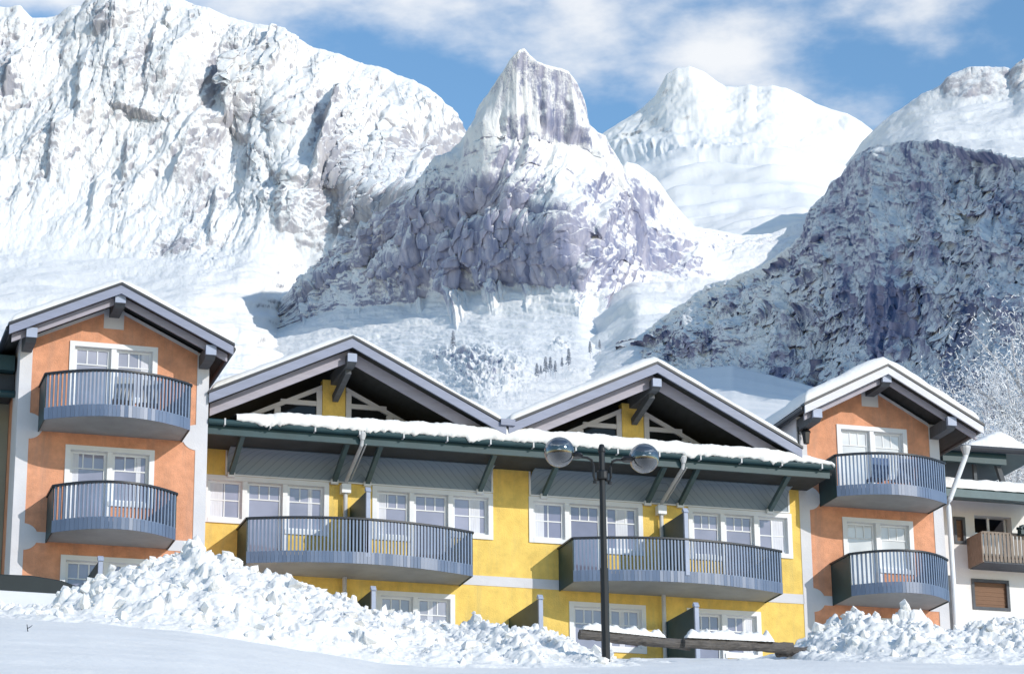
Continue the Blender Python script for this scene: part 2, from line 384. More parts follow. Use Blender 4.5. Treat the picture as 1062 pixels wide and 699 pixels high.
def direction(px, py):
    d = np.stack([px - 531.0, 349.5 - py, np.full_like(px, -FL)], -1)
    d = d @ R
    return d / np.linalg.norm(d, axis=-1, keepdims=True)
def smooth_v(A, k):
    if k < 2: return A
    ker = np.hanning(k+2)[1:-1]; ker /= ker.sum(); p = k//2
    out_ = np.pad(A, ((p, p), (0, 0)), mode='reflect', reflect_type='odd')
    return np.apply_along_axis(lambda c_: np.convolve(c_, ker, 'same'), 0, out_)[p:-p]
def smooth_u(A, k):
    return smooth_v(A.T, k).T
def massif(name, rows, NU, NV, disp, m, blobs=(), base_rock=0.0, jag=2.0, seed=0, ksm=13, usm=23, label=None):
    """rows: top to bottom lists of (bearing px, height px, distance in metres) giving the ridge, breaks of slope and foot."""
    u0 = rows[0][0][0]; u1 = rows[0][-1][0]
    px = np.linspace(u0, u1, NU)
    py = []; dd = []
    for r_ in rows:
        a = np.array(r_, float)
        py.append(np.interp(px, a[:,0], a[:,1])); dd.append(np.interp(px, a[:,0], a[:,2]))
    py = np.array(py); dd = np.array(dd)
    kw = int(NU*0.07)
    py[1:] = smooth_u(py[1:], kw); dd = smooth_u(dd, kw)
    for k in range(1, len(py)):
        py[k] = np.maximum(py[k], py[k-1] + 1.5)
    sk = fbm(px/26.0, px*0, 5, seed+50, 0.6) * jag
    py[0] += sk
    gaps = np.maximum(np.median(np.diff(py, axis=0), axis=1), 6)
    vk = np.concatenate([[0], np.cumsum(gaps)]); vk /= vk[-1]
    v = np.linspace(0, 1, NV)
    PY = np.array([np.interp(v, vk, py[:, i]) for i in range(NU)]).T
    DD = np.array([np.interp(v, vk, dd[:, i]) for i in range(NU)]).T
    DD = smooth_u(smooth_v(DD, ksm), usm)
    PX = np.tile(px, (NV, 1))
    for k in range(NV):                            # breaks of slope wander instead of running straight down
        sh = 16*fbm(np.array([v[k]*5.0+seed]), np.array([0.3]), 4, seed+60)[0] + 9*fbm(px/30.0, np.full(NU, v[k]*9.0), 4, seed+61)
        DD[k] = np.interp(px + sh*min(1, v[k]*8), px, DD[k])
    P = CAM + direction(PX, PY) * DD[..., None]
    du = np.gradient(P, axis=1); dv = np.gradient(P, axis=0)
    Nn = np.cross(du, dv); Nn /= np.linalg.norm(Nn, axis=-1, keepdims=True) + 1e-9
    toc = CAM - P
    Nn *= np.sign((Nn * toc).sum(-1, keepdims=True))
    # true lengths along and down the face, so that the relief is not stretched where the face turns away
    lu = np.linalg.norm(np.diff(P, axis=1), axis=-1); lu = np.median(lu[:int(NV*0.7)], axis=0)
    lv = np.linalg.norm(np.diff(P, axis=0), axis=-1); lv = np.median(lv, axis=1)
    A = np.tile(np.concatenate([[0], np.cumsum(lu)]), (NV, 1)); B = np.tile(np.concatenate([[0], np.cumsum(lv)])[:, None], (1, NU))
    h, rock = disp(A, B, PX, PY)
    edge = np.clip(v / 0.03, 0.25, 1)[:, None]
    P = P + Nn * (h * edge)[..., None]
    for bx, by, rx, ry, st in blobs:
        q = ((PX-bx)/rx)**2 + ((PY-by)/ry)**2
        rock = rock + st * np.exp(-q*1.2) * (0.6 + 0.8*np.clip(fbm(PX/9, PY/14, 4, seed+7)+0.5, 0, 1))
    rock = np.clip(rock + base_rock, -1, 2)
    # back side of the ridge, so that the mountain has a body
    bk = []
    for k, (dpy, ddist) in enumerate(((220, 700), (70, 320), (14, 90))):
        bk.append(CAM + direction(px, py[0] + dpy) * (dd[0] + ddist)[:, None])
    P = np.concatenate([np.array(bk), P], 0); rock = np.concatenate([np.tile(rock[:1], (3, 1)), rock], 0)
    o = grid_mesh(name, P, m, {'rock': rock})
    o['kind'] = 'structure'
    if label: o['label'] = label
    return o

LIMESTONE = rock_mat("snowy_limestone", (0.33, 0.33, 0.38), (0.53, 0.51, 0.52), -0.02, 0.16, 0.60, 1.2, 0.16, 0.4, 0.8, 2.2)
DOMEROCK = rock_mat("snowy_dome_rock", (0.36, 0.355, 0.38), (0.54, 0.52, 0.52), -0.10, 0.20, 0.60, 0.6, 0.12, 0.5, 0.35, 1.8)
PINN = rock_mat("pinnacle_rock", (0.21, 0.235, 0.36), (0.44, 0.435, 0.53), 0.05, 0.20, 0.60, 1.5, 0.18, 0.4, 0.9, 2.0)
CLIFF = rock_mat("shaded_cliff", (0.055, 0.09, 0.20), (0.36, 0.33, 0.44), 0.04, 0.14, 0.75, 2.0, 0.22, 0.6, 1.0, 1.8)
SLOPE = rock_mat("snow_slope", (0.16, 0.17, 0.22), (0.36, 0.33, 0.36), 0.22, 0.40, 0.9, 0.5, 0.07, 0.8, 0.3, 2.5)

RIBS_LEFT = [(246,58,222,142,60,42),(346,96,312,212,80,52),(33,40,4,112,40,26),(192,160,176,196,40,18),(120,14,98,50,34,14),(286,30,264,82,40,20),(132,148,126,192,30,14),
    (205,120,176,168,36,16),(62,130,48,205,40,16),(160,30,152,110,44,14),(88,60,80,150,50,14),(400,110,372,190,60,22),(440,120,420,200,50,20),(270,110,255,190,50,16),(225,190,214,262,44,16),(100,180,90,240,50,14),(480,160,440,215,40,30),(430,190,360,300,60,26),(380,200,330,290,60,22),(300,170,285,260,50,16)]
def d_left(A, B, X, Y):
    wall = np.clip((285 + 48*np.clip((X-290)/90, 0, 1) - Y - 18*np.sin(X/40.0)) / 60.0, 0, 1)
    wx = 12*fbm(A/60, B/60, 4, 3); wy = 12*fbm(A/60, B/60, 4, 4)
    f1 = facet(A+wx, B+wy, 95, 190, 11, 0.25); f2 = facet(A+wx*0.8, B+wy, 24, 115, 12, 0.28); f3 = facet(A+wx*0.3, B, 8, 42, 13, 0.22); f4 = facet(A, B, 5, 10, 14, 0.3)
    pass
    h = wall*(f1*34 + f2*12 + f3*4.6 + f4*2.2 + ribs(X, Y, RIBS_LEFT)*0.8)
    h = h + (1-wall)*(fbm(A/170, B/110, 4, 41)*14 + fbm(A/25, B/18, 5, 77)*1.6)
    crack = np.clip(ridged(A/40 + B/90, B/120, 4, 63) - 0.70, 0, 1)*5 + np.clip(ridged(A/10 + B/40, B/26, 4, 64)-0.74, 0, 1)*5
    h = h - wall*np.clip(crack, 0, 1)*4
    sc = np.exp(-(((X-210)/52)**2+((Y-258)/20)**2)) + 0.8*np.exp(-(((X-120)/20)**2+((Y-285)/6)**2)) + 0.7*np.exp(-(((X-20)/30)**2+((Y-268)/12)**2)) + np.exp(-(((X-330)/20)**2+((Y-309)/4)**2))
    h = h + sc*facet(A, B, 9, 7, 15)*5
    return h, wall*(0.06 + 0.5*fbm(A/45, B/70, 5, 61) + crack + 0.55*np.clip((X-320)/60, 0, 1)*np.clip((Y-120)/60, 0, 1) - np.clip((X-300)/60, 0, 1)*np.clip(ridged((A*0.77+B*0.64)/12, (A*0.64-B*0.77)/80, 4, 68)-0.5, 0, 1)*2) - 0.4*(1-wall) + 0.9*sc*(0.4+fbm(A/6, B/5, 4, 67))
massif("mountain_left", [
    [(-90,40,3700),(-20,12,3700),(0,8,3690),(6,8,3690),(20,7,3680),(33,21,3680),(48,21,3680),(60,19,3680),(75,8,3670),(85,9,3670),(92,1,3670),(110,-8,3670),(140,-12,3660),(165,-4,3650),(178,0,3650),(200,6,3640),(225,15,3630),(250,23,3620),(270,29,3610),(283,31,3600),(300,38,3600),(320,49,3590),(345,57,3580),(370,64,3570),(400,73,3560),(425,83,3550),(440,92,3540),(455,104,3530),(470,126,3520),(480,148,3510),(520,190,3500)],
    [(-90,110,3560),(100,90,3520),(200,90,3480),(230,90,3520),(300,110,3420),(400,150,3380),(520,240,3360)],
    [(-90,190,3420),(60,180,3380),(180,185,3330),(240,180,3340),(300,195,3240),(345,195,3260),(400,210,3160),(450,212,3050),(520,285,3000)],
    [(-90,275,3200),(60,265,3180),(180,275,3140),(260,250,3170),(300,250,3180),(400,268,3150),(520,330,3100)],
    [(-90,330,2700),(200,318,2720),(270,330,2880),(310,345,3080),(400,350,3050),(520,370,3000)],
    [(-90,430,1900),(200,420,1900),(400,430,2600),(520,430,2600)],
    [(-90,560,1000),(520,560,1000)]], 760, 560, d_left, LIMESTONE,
    blobs=[(228,82,16,18,1.1),(213,110,6,22,0.9),(345,195,26,40,0.9),(330,130,14,26,0.7),(270,60,8,14,0.7),(10,80,7,40,0.9),(130,160,9,14,0.7),(175,262,34,16,0.9),(210,180,24,28,0.55),(60,160,6,30,0.6),(115,40,14,20,0.55),(150,75,18,40,0.35),(200,215,16,22,0.6),(285,290,30,8,0.8),(20,265,28,14,0.55),(410,165,12,14,0.7),(460,165,18,16,0.9)],  # first two patches colour in a rib's cast shadow as bare rock
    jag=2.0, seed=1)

def d_dome(A, B, X, Y):
    wall = np.clip((168 - Y + 0.02*(X-650)) / 30.0, 0, 1)
    band = np.exp(-((Y - (150 + 0.06*(X-640)))/10.0)**2) * np.clip((830-X)/120, 0, 1)
    rg = ridged(A/130, B/150, 6, 111)
    h = wall*(facet(A, B, 110, 130, 122, 0.5)*22 + facet(A, B, 30, 40, 123, 0.3)*7 + facet(A, B, 9, 12, 124)*2.6) + 0.5*band*ridged(A/25, B/120, 4, 131)*16 + (1-wall)*(fbm(A/220, B/90, 3, 141)*26 + fbm(A/40, B/24, 4, 151)*2.2)
    return h, 0.55*band + wall*(0.05+0.5*fbm(A/20, B/16, 5, 161)) - 0.35*(1-wall) + np.clip(fbm(A/16, B/8, 4, 162)-0.5, 0, 1)*3
massif("mountain_centre", [
    [(560,240,4300),(590,190,4300),(610,152,4300),(630,136,4300),(650,124,4300),(668,112,4300),(680,100,4290),(686,88,4290),(692,77,4290),(702,71,4290),(715,69,4290),(730,75,4290),(744,85,4290),(752,90,4290),(765,91,4290),(777,88,4290),(785,91,4290),(800,89,4290),(815,92,4290),(830,99,4290),(845,108,4290),(860,114,4290),(878,119,4290),(893,127,4290),(905,137,4290),(925,150,4280),(960,180,4280)],
    [(560,260,4200),(640,160,4200),(700,140,4165),(800,140,4150),(960,200,4150)],
    [(560,280,4000),(640,185,4020),(700,172,3990),(800,165,3980),(960,215,3950)],
    [(560,320,3400),(700,240,3450),(830,220,3500),(960,260,3500)],
    [(560,380,2700),(720,330,2850),(960,330,2900)],
    [(560,450,2000),(960,440,2000)]], 420, 300, d_dome, DOMEROCK,
    blobs=[(740,205,10,4,0.9),(808,204,12,6,0.9),(768,118,9,4,0.0),(690,140,14,12,0.5),(665,120,6,18,0.6)], jag=1.2, seed=2, usm=151, ksm=41)

RIBS_PIN = [(566,70,556,140,26,12),(590,78,584,150,24,14),(530,100,512,180,30,10),(545,120,540,190,24,14),(575,150,560,210,30,10),(470,200,420,300,40,22),(500,225,470,310,36,22),(525,215,505,300,30,18),
    (552,225,540,290,26,16),(580,225,572,290,22,14),(450,190,395,290,36,18),(425,225,370,310,36,16),(630,190,600,250,30,16),(610,150,604,200,22,10)]
def d_pin(A, B, X, Y):
    wx = 8*fbm(A/40, B/40, 4, 203); wy = 8*fbm(A/40, B/40, 4, 204)
    f1 = facet(A+wx, B+wy, 70, 130, 211, 0.35); f2 = facet(A+wx*0.8, B+wy, 17, 120, 212, 0.22); f3 = facet(A+wx*0.3, B, 7, 42, 213, 0.3); f4 = facet(A, B, 4.5, 9, 214, 0.5)
    body = np.clip((312 + 62*fbm(X/22, X*0, 4, 205) - Y)/24, 0, 1)
    diag = facet(A, B, 11, 60, 215, 0.62)
    oc = 1.2*np.exp(-(((X-508)/40)**2 + ((Y-388)/25)**2)) + np.exp(-(((X-580)/9)**2 + ((Y-357)/7)**2)) + 0.8*np.exp(-(((X-468)/26)**2 + ((Y-370)/8)**2)) + 0.8*np.exp(-(((X-395)/16)**2 + ((Y-312)/4)**2)) + 0.7*np.exp(-(((X-600)/14)**2+((Y-386)/4)**2))
    oc = np.clip(oc, 0, 1)
    h = body*(f1*22 + f2*9 + f3*5.0 + f4*2.6 + diag*4*np.clip((Y-170)/50, 0.2, 1) + ribs(X, Y, RIBS_PIN)*0.8) + oc*(facet(A, B, 13, 11, 221)*9 + facet(A, B, 5, 4, 222)*4) + (1-body)*fbm(A/60, B/30, 4, 223)*5
    low = np.clip((Y-175)/50, 0, 1)
    led = np.clip(ridged(A/30 - B/22, B/30 + A/60, 4, 224) - 0.55, 0, 1)*1.6
    nn = A*0.77 + B*0.64; tt_ = A*0.64 - B*0.77
    led = led + np.clip(ridged(nn/13, tt_/90, 4, 227) - 0.50, 0, 1)*2.4*low*np.clip((575-X)/30, 0.3, 1)
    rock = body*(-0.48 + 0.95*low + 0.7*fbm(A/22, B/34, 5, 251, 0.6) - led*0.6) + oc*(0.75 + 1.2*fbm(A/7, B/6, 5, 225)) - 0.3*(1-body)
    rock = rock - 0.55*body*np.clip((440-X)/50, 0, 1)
    return h, rock + np.clip(fbm(A/10, B/4, 4, 226)-0.5, 0, 1)*2.2*(1-body)
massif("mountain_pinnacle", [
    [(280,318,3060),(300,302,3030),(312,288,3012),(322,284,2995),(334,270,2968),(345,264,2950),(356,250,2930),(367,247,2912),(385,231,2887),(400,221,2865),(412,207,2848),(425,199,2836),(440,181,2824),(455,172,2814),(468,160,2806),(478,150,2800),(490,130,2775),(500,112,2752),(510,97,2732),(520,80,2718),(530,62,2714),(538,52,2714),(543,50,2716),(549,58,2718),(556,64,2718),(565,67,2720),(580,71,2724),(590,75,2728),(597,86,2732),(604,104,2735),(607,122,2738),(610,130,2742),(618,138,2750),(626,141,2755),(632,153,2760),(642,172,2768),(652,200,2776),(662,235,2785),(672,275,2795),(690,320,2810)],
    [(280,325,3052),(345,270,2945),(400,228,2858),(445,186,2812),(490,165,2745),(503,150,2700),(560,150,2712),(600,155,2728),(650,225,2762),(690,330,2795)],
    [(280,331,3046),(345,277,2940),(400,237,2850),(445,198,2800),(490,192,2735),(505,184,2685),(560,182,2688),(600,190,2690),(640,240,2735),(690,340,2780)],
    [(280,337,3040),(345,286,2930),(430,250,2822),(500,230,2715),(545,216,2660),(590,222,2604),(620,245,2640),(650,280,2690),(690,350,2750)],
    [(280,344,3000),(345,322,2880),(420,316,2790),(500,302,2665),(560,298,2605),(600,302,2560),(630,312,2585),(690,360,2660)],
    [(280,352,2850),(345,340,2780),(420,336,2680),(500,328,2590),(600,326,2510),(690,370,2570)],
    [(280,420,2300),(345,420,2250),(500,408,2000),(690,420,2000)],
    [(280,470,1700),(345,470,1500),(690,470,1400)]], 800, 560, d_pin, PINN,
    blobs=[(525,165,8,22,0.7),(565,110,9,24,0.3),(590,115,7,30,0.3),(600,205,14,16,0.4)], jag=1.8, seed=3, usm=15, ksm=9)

def d_cirque(A, B, X, Y):
    cl = np.exp(-(((X-668)/48)**2 + ((Y-258)/26)**2)) + 0.8*np.exp(-(((X-700)/36)**2 + ((Y-285)/18)**2)) + np.exp(-(((X-650)/26)**2 + ((Y-212)/24)**2)) + 0.7*np.exp(-(((X-790)/60)**2 + ((Y-255)/14)**2))
    h = cl*(facet(A, B, 40, 60, 331, 0.2)*22 + facet(A, B, 14, 20, 332, 0.2)*8 + facet(A, B, 5, 7, 333)*3) + (1-np.clip(cl, 0, 1))*(fbm(A/120, B/60, 4, 341)*12)
    return h, np.clip(cl, 0, 1.2)*(1.15 + 1.3*fbm(A/16, B/12, 5, 351)) - 0.35
massif("mountain_cirque", [
    [(585,300,3000),(605,262,3000),(625,215,3000),(640,180,3000),(650,168,3000),(662,170,3010),(680,185,3020),(700,212,3040),(720,235,3060),(745,240,3080),(770,245,3100),(800,242,3120),(830,232,3140),(860,230,3160)],
    [(585,320,2960),(640,235,2955),(700,255,2985),(745,262,3030),(860,255,3100)],
    [(585,335,2900),(640,272,2890),(700,288,2920),(745,290,2960),(860,285,2950)],
    [(585,360,2500),(660,310,2450),(740,315,2450),(860,330,2500)],
    [(585,450,1800),(860,440,1800)]], 420, 300, d_cirque, PINN, jag=2.0, seed=4)

def d_back(A, B, X, Y):
    face = np.clip((112 - Y + 0.0*X)/14.0, 0, 1)
    h = face*(facet(A, B, 60, 70, 411, 0.3)*16 + facet(A, B, 18, 24, 412, 0.2)*6 + facet(A, B, 7, 9, 413)*2.4) + (1-face)*fbm(A/90, B/60, 4, 431)*10
    return h, face*(0.9+0.6*fbm(A/15, B/20, 5, 441)) - 0.3
massif("mountain_right_back", [
    [(880,170,3300),(895,148,3300),(905,137,3300),(920,125,3300),(932,115,3300),(945,106,3300),(960,98,3290),(975,88,3290),(988,77,3290),(1000,74,3290),(1015,72,3290),(1030,75,3290),(1040,76,3290),(1048,83,3290),(1056,72,3280),(1070,62,3280),(1120,55,3280)],
    [(880,180,3230),(920,140,3200),(960,122,3180),(1000,112,3170),(1050,104,3200),(1070,90,3200),(1120,80,3200)],
    [(880,190,3050),(960,140,3000),(1120,130,3000)],
    [(880,250,2500),(960,200,2500),(1120,200,2400)]], 260, 140, d_back, LIMESTONE,
    blobs=[(960,112,24,8,0.5),(1000,95,26,12,0.4),(1035,115,16,4,0.9)], jag=1.6, seed=5)

def d_cliff(A, B, X, Y):
    wx = 8*fbm(A/30, B/40, 4, 503); wy = 8*fbm(A/30, B/40, 4, 504)
    f1 = facet(A+wx*3, B+wy*2, 150, 170, 511, 0.1); f2 = facet(A+wx, B+wy, 36, 120, 512, 0.1); f3 = facet(A+wx*0.3, B, 13, 34, 513, 0.1); f4 = facet(A, B, 7, 5.5, 514)
    h = f1*20 + f2*8.5 + f3*4.2 + f4*2.4 - 14
    streak = np.clip(fbm(A/40, B/150, 4, 541)*3.0-0.35, 0, 1)*np.clip(0.6+fbm(A/120, B/60, 3, 542)*1.5, 0, 1)
    top = np.interp(X[0], [640, 664, 705, 735, 765, 805, 838], [362, 343, 314, 296, 283, 262, 226])[None, :]
    shelf = np.clip(1-(Y-top)/16, 0, 1)*np.clip((838-X)/20, 0, 1)
    lite = np.clip((865-X)/90, 0, 1)
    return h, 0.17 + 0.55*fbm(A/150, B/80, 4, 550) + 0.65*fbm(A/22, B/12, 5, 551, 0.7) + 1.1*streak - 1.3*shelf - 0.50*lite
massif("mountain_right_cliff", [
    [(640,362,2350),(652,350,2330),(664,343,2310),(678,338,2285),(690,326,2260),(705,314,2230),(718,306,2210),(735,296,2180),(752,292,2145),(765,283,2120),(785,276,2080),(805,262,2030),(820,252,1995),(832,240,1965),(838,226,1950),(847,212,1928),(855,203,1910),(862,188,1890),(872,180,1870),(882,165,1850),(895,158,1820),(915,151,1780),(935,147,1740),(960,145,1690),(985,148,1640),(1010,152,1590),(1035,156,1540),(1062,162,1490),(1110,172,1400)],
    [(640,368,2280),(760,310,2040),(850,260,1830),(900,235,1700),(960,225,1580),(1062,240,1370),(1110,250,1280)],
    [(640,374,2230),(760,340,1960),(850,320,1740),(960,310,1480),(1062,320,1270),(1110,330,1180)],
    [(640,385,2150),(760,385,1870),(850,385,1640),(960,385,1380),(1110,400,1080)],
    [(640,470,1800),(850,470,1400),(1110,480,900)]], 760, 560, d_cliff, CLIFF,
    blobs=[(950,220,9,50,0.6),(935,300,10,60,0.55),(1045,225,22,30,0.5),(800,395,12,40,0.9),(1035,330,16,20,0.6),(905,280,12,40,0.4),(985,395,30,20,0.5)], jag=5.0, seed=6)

def d_base(A, B, X, Y):
    oc = 0*X
    h = fbm(A/70, B/24, 4, 611)*5 + np.clip(oc, 0, 1)*(ridged(A/13, B/10, 5, 621)*11 + ridged(A/5, B/5, 4, 622)*4)
    return h, np.clip(oc, 0, 1)*(0.95 + 1.3*fbm(A/7, B/6, 5, 631)) - 0.25 + np.clip(fbm(A/10, B/4, 4, 641)-0.45, 0, 1)*2.5
massif("hillside", [
    [(-700,390,1900),(200,390,1800),(400,415,1700),(470,425,1650),(560,425,1650),(640,415,1700),(690,385,1900),(760,378,1850),(860,405,1500),(960,425,1200),(1900,430,900)],
    [(-700,420,1400),(400,435,1400),(560,440,1350),(1900,445,780)],
    [(-700,470,800),(1900,480,600)],
    [(-700,560,380),(1900,560,330)],
    [(-700,640,170),(1900,640,160)],
    [(-700,690,112),(1900,690,110)]], 1000, 260, d_base, SLOPE, jag=1.0, seed=8, ksm=15)

# ------------------------------------------------------------------ the snowy ground
FH = np.array([0.29696526, 0.95488828]); RT_ = np.array([0.95488828, -0.29696526])
S_K = [-400, -40, -10.2, -8.3, -6.4, -4.5, -2.6, -1.0, 1.3, 4.5, 7.0, 10.1, 40, 400]
Z_K = [-6.6, -6.9, -7.30, -7.42, -7.62, -7.95, -8.34, -8.45, -8.47, -8.42, -8.48, -8.62, -9.0, -9.0]
def ground_z(x, y):
    dx = x - CAM[0]; dy = y - CAM[1]
    r_ = dx*FH[0] + dy*FH[1]; s = dx*RT_[0] + dy*RT_[1]
    s52 = s * np.where(r_ > 10, 52/np.maximum(r_, 10), 1)
    z52 = np.interp(s52, S_K, Z_K)
    z = np.where(r_ < 52, -20.0 + (z52 + 20.0) * np.clip(r_, -200, 52)/52, z52 + (-5.55 - z52)*np.clip((r_-52)/14, 0, 1))
    z = z + np.clip(r_-66, 0, 1e9)*0.02
    z = z + 0.06*fbm(x/5.0, y/5.0, 4, 71) + 0.035*fbm(x/0.8, y/0.8, 5, 72, 0.6) + 0.05*np.clip(fbm(x/2.2, y/0.9, 4, 73)-0.1, 0, 1)
    return z
def axis(a, b_, near0, near1, fine, coarse):
    l1 = np.arange(a, near0, coarse); l2 = np.arange(near0, near1, fine); l3 = np.arange(near1, b_+coarse, coarse)
    return np.concatenate([l1, l2, l3])
gs = axis(-420, 420, -22, 26, 0.22, 14); gr = axis(-60, 150, 24, 70, 0.22, 6)
GS, GR = np.meshgrid(gs, gr)
GX = CAM[0] + GR*FH[0] + GS*RT_[0]; GY = CAM[1] + GR*FH[1] + GS*RT_[1]
g = grid_mesh("ground", np.stack([GX, GY, ground_z(GX, GY)], -1), SNOW); g['kind'] = 'structure'

def snow_heap(name, label, x0, x1, crest, yc, front, back, nchunks, seed, extra=200):
    rnd = np.random.RandomState(seed)
    st = 0.036
    xs = np.arange(x0, x1, st); ys = np.arange(yc-front, yc+back, st)
    X, Y = np.meshgrid(xs, ys)
    base = ground_z(X, Y)
    ck = np.array(crest); cz = np.interp(X, ck[:,0], ck[:,1])
    H = np.maximum(cz - ground_z(X, np.full_like(X, yc)), 0.02)
    tt = np.where(Y < yc, (yc-Y)/front, (Y-yc)/back)
    prof = np.clip(1 - tt, 0, 1)**0.85
    tap = np.clip(np.minimum(X-x0, x1-X)/0.8, 0, 1)**0.6
    env = H*prof*tap*0.87
    Z = np.zeros_like(X)
    for i in range(nchunks):
        cx_, cy_ = rnd.uniform(x0, x1), yc - front + (front+back)*rnd.rand()
        rr = 0.05 + 0.36*rnd.rand()**4.0
        a, b2 = rr*(0.7+0.6*rnd.rand()), rr*(0.7+0.6*rnd.rand()); th = rnd.rand()*math.pi
        i0 = max(0, int((cy_-rr*1.4-ys[0])/st)); i1 = min(len(ys), int((cy_+rr*1.4-ys[0])/st)+1)
        j0 = max(0, int((cx_-rr*1.4-xs[0])/st)); j1 = min(len(xs), int((cx_+rr*1.4-xs[0])/st)+1)
        if i1 <= i0 or j1 <= j0: continue
        dx = X[i0:i1, j0:j1]-cx_; dy = Y[i0:i1, j0:j1]-cy_
        ux = (dx*math.cos(th)+dy*math.sin(th))/a; uy = (-dx*math.sin(th)+dy*math.cos(th))/b2
        p = 2.2 + 2.5*rnd.rand()
        q = np.clip(1-(np.abs(ux)**p+np.abs(uy)**p), 0, 1)**(0.42)
        tilt = rnd.uniform(-0.8, 0.8)*dx + rnd.uniform(-0.8, 0.8)*dy
        b_ = q*rr*(0.75) + np.where(q > 0, tilt, 0)*np.minimum(q*3, 1)
        Z[i0:i1, j0:j1] = np.maximum(Z[i0:i1, j0:j1], b_)
    amp = np.clip(env/0.5, 0, 1)
    big = np.clip(0.5+1.2*fbm(X/1.6, Y/1.6, 3, seed+9), 0.15, 1)
    soft = np.clip(0.55+1.5*fbm(X/1.1, Y/1.1, 4, seed+19), 0.22, 1)
    Z = Z*0.55*soft + big*facet(X, Y, 0.62, 0.5, seed+1)*0.34 + soft*facet(X, Y, 0.27, 0.24, seed+2, 0.5)*0.17 + soft*facet(X, Y, 0.12, 0.11, seed+3, 0.3)*0.09 + 0.10*np.clip(facet(X, Y, 1.5, 1.2, seed+4, 0.8), 0, 1)
    Zt = base - 0.12 + env + amp*(Z*1.0 + 0.12*fbm(X/0.45, Y/0.45, 5, seed, 0.6) + 0.05*ridged(X/0.16, Y/0.16, 3, seed+5)) - 0.06*amp
    edge = np.minimum(np.minimum(X-x0, x1-X), np.minimum(Y-ys[0], ys[-1]-Y))
    Zt = np.where(edge < st*1.5, base-0.4, Zt)
    P = np.stack([X, Y, Zt], -1)
    o = grid_mesh(name, P, SNOWCHUNK, smooth=True)
    # loose blocks lying on the heap, joined to it
    mb = MB(); ico = []
    import bmesh
    bm = bmesh.new(); bmesh.ops.create_icosphere(bm, subdivisions=1, radius=1)
    iv = np.array([v.co[:] for v in bm.verts]); ifc = [tuple(v.index for v in f.verts) for f in bm.faces]; bm.free()
    for i in range(extra):
        k = rnd.randint(len(xs)); x = xs[k]
        y = yc + rnd.uniform(-front*0.95, 0.3) if i > extra*0.35 else yc + rnd.uniform(-0.25, 0.15)
        ii = min(len(ys)-1, max(0, int((y-ys[0])/st)))
        if amp[ii, k] < 0.35: continue
        rr = 0.03 + 0.11*rnd.rand()**3
        s3 = rr*(0.7+0.6*rnd.rand(3))
        q = Matrix.Rotation(rnd.rand()*6, 3, Vector(rnd.randn(3)).normalized())
        vv = np.sign(iv)*np.abs(iv)**0.62
        vv = vv*(1+0.20*np.sin(iv[:, [1, 2, 0]]*4+rnd.rand(3)*6)+0.22*rnd.randn(len(iv), 1)) * s3
        vv = vv @ np.array(q).T + np.array([x, y, Zt[ii, k]+rr*0.25])
        mb.add(vv.tolist(), ifc)
    me2 = bpy.data.meshes.new("t"); me2.from_pydata(mb.v, [], mb.f); me2.materials.append(SNOWCHUNK)
    bm = bmesh.new(); bm.from_mesh(o.data); bm.from_mesh(me2); bm.to_mesh(o.data); bm.free(); bpy.data.meshes.remove(me2)
    recenter(o)
    tag(o, label, "snow heap")
    return o
snow_heap("snow_heap", "tall ploughed heap of lumpy snow in front of the left tower and yellow building",
    -18.0, -0.4, [(-18,-6.05),(-15,-6.05),(-13.88,-5.95),(-13.2,-5.9),(-12.6,-5.45),(-11.9,-4.95),(-10.93,-4.42),(-10.6,-4.3),(-10.35,-4.15),(-10.25,-3.95),(-10.0,-4.0),(-9.78,-4.4),(-9.4,-4.35),(-9.05,-4.58),(-7.64,-4.85),(-6.86,-5.10),(-5.62,-5.50),(-4.6,-5.78),(-4.02,-5.85),(-3.75,-5.75),(-3.5,-5.5),(-3.1,-5.75),(-2.52,-5.88),(-2.28,-5.66),(-1.6,-6.0),(-0.9,-6.3),(0.1,-6.8)],
    -10.0, 5.6, 2.6, 5000, 3, 900)
snow_heap("snow_heap", "ploughed heap of lumpy snow in front of the right tower and white house",
    3.4, 18.0, [(3.4,-6.5),(4.0,-6.0),(4.5,-5.85),(4.96,-5.5),(5.3,-5.45),(5.97,-4.98),(6.2,-5.0),(6.73,-5.28),(7.38,-5.03),(7.9,-5.15),(8.39,-5.3),(9.5,-5.1),(10.55,-4.92),(12,-4.9),(18,-5.0)],
    -10.0, 5.4, 2.4, 4000, 4, 700)
snow_heap("snow_heap", "low strip of broken snow lying under the log rail between the two big heaps",
    -0.6, 5.0, [(-0.6,-6.45),(0.2,-6.62),(0.9,-6.80),(1.7,-6.78),(2.4,-6.56),(3.4,-6.52),(4.2,-6.45),(5.0,-6.45)],
    -11.5, 2.2, 1.0, 1200, 5, 120)

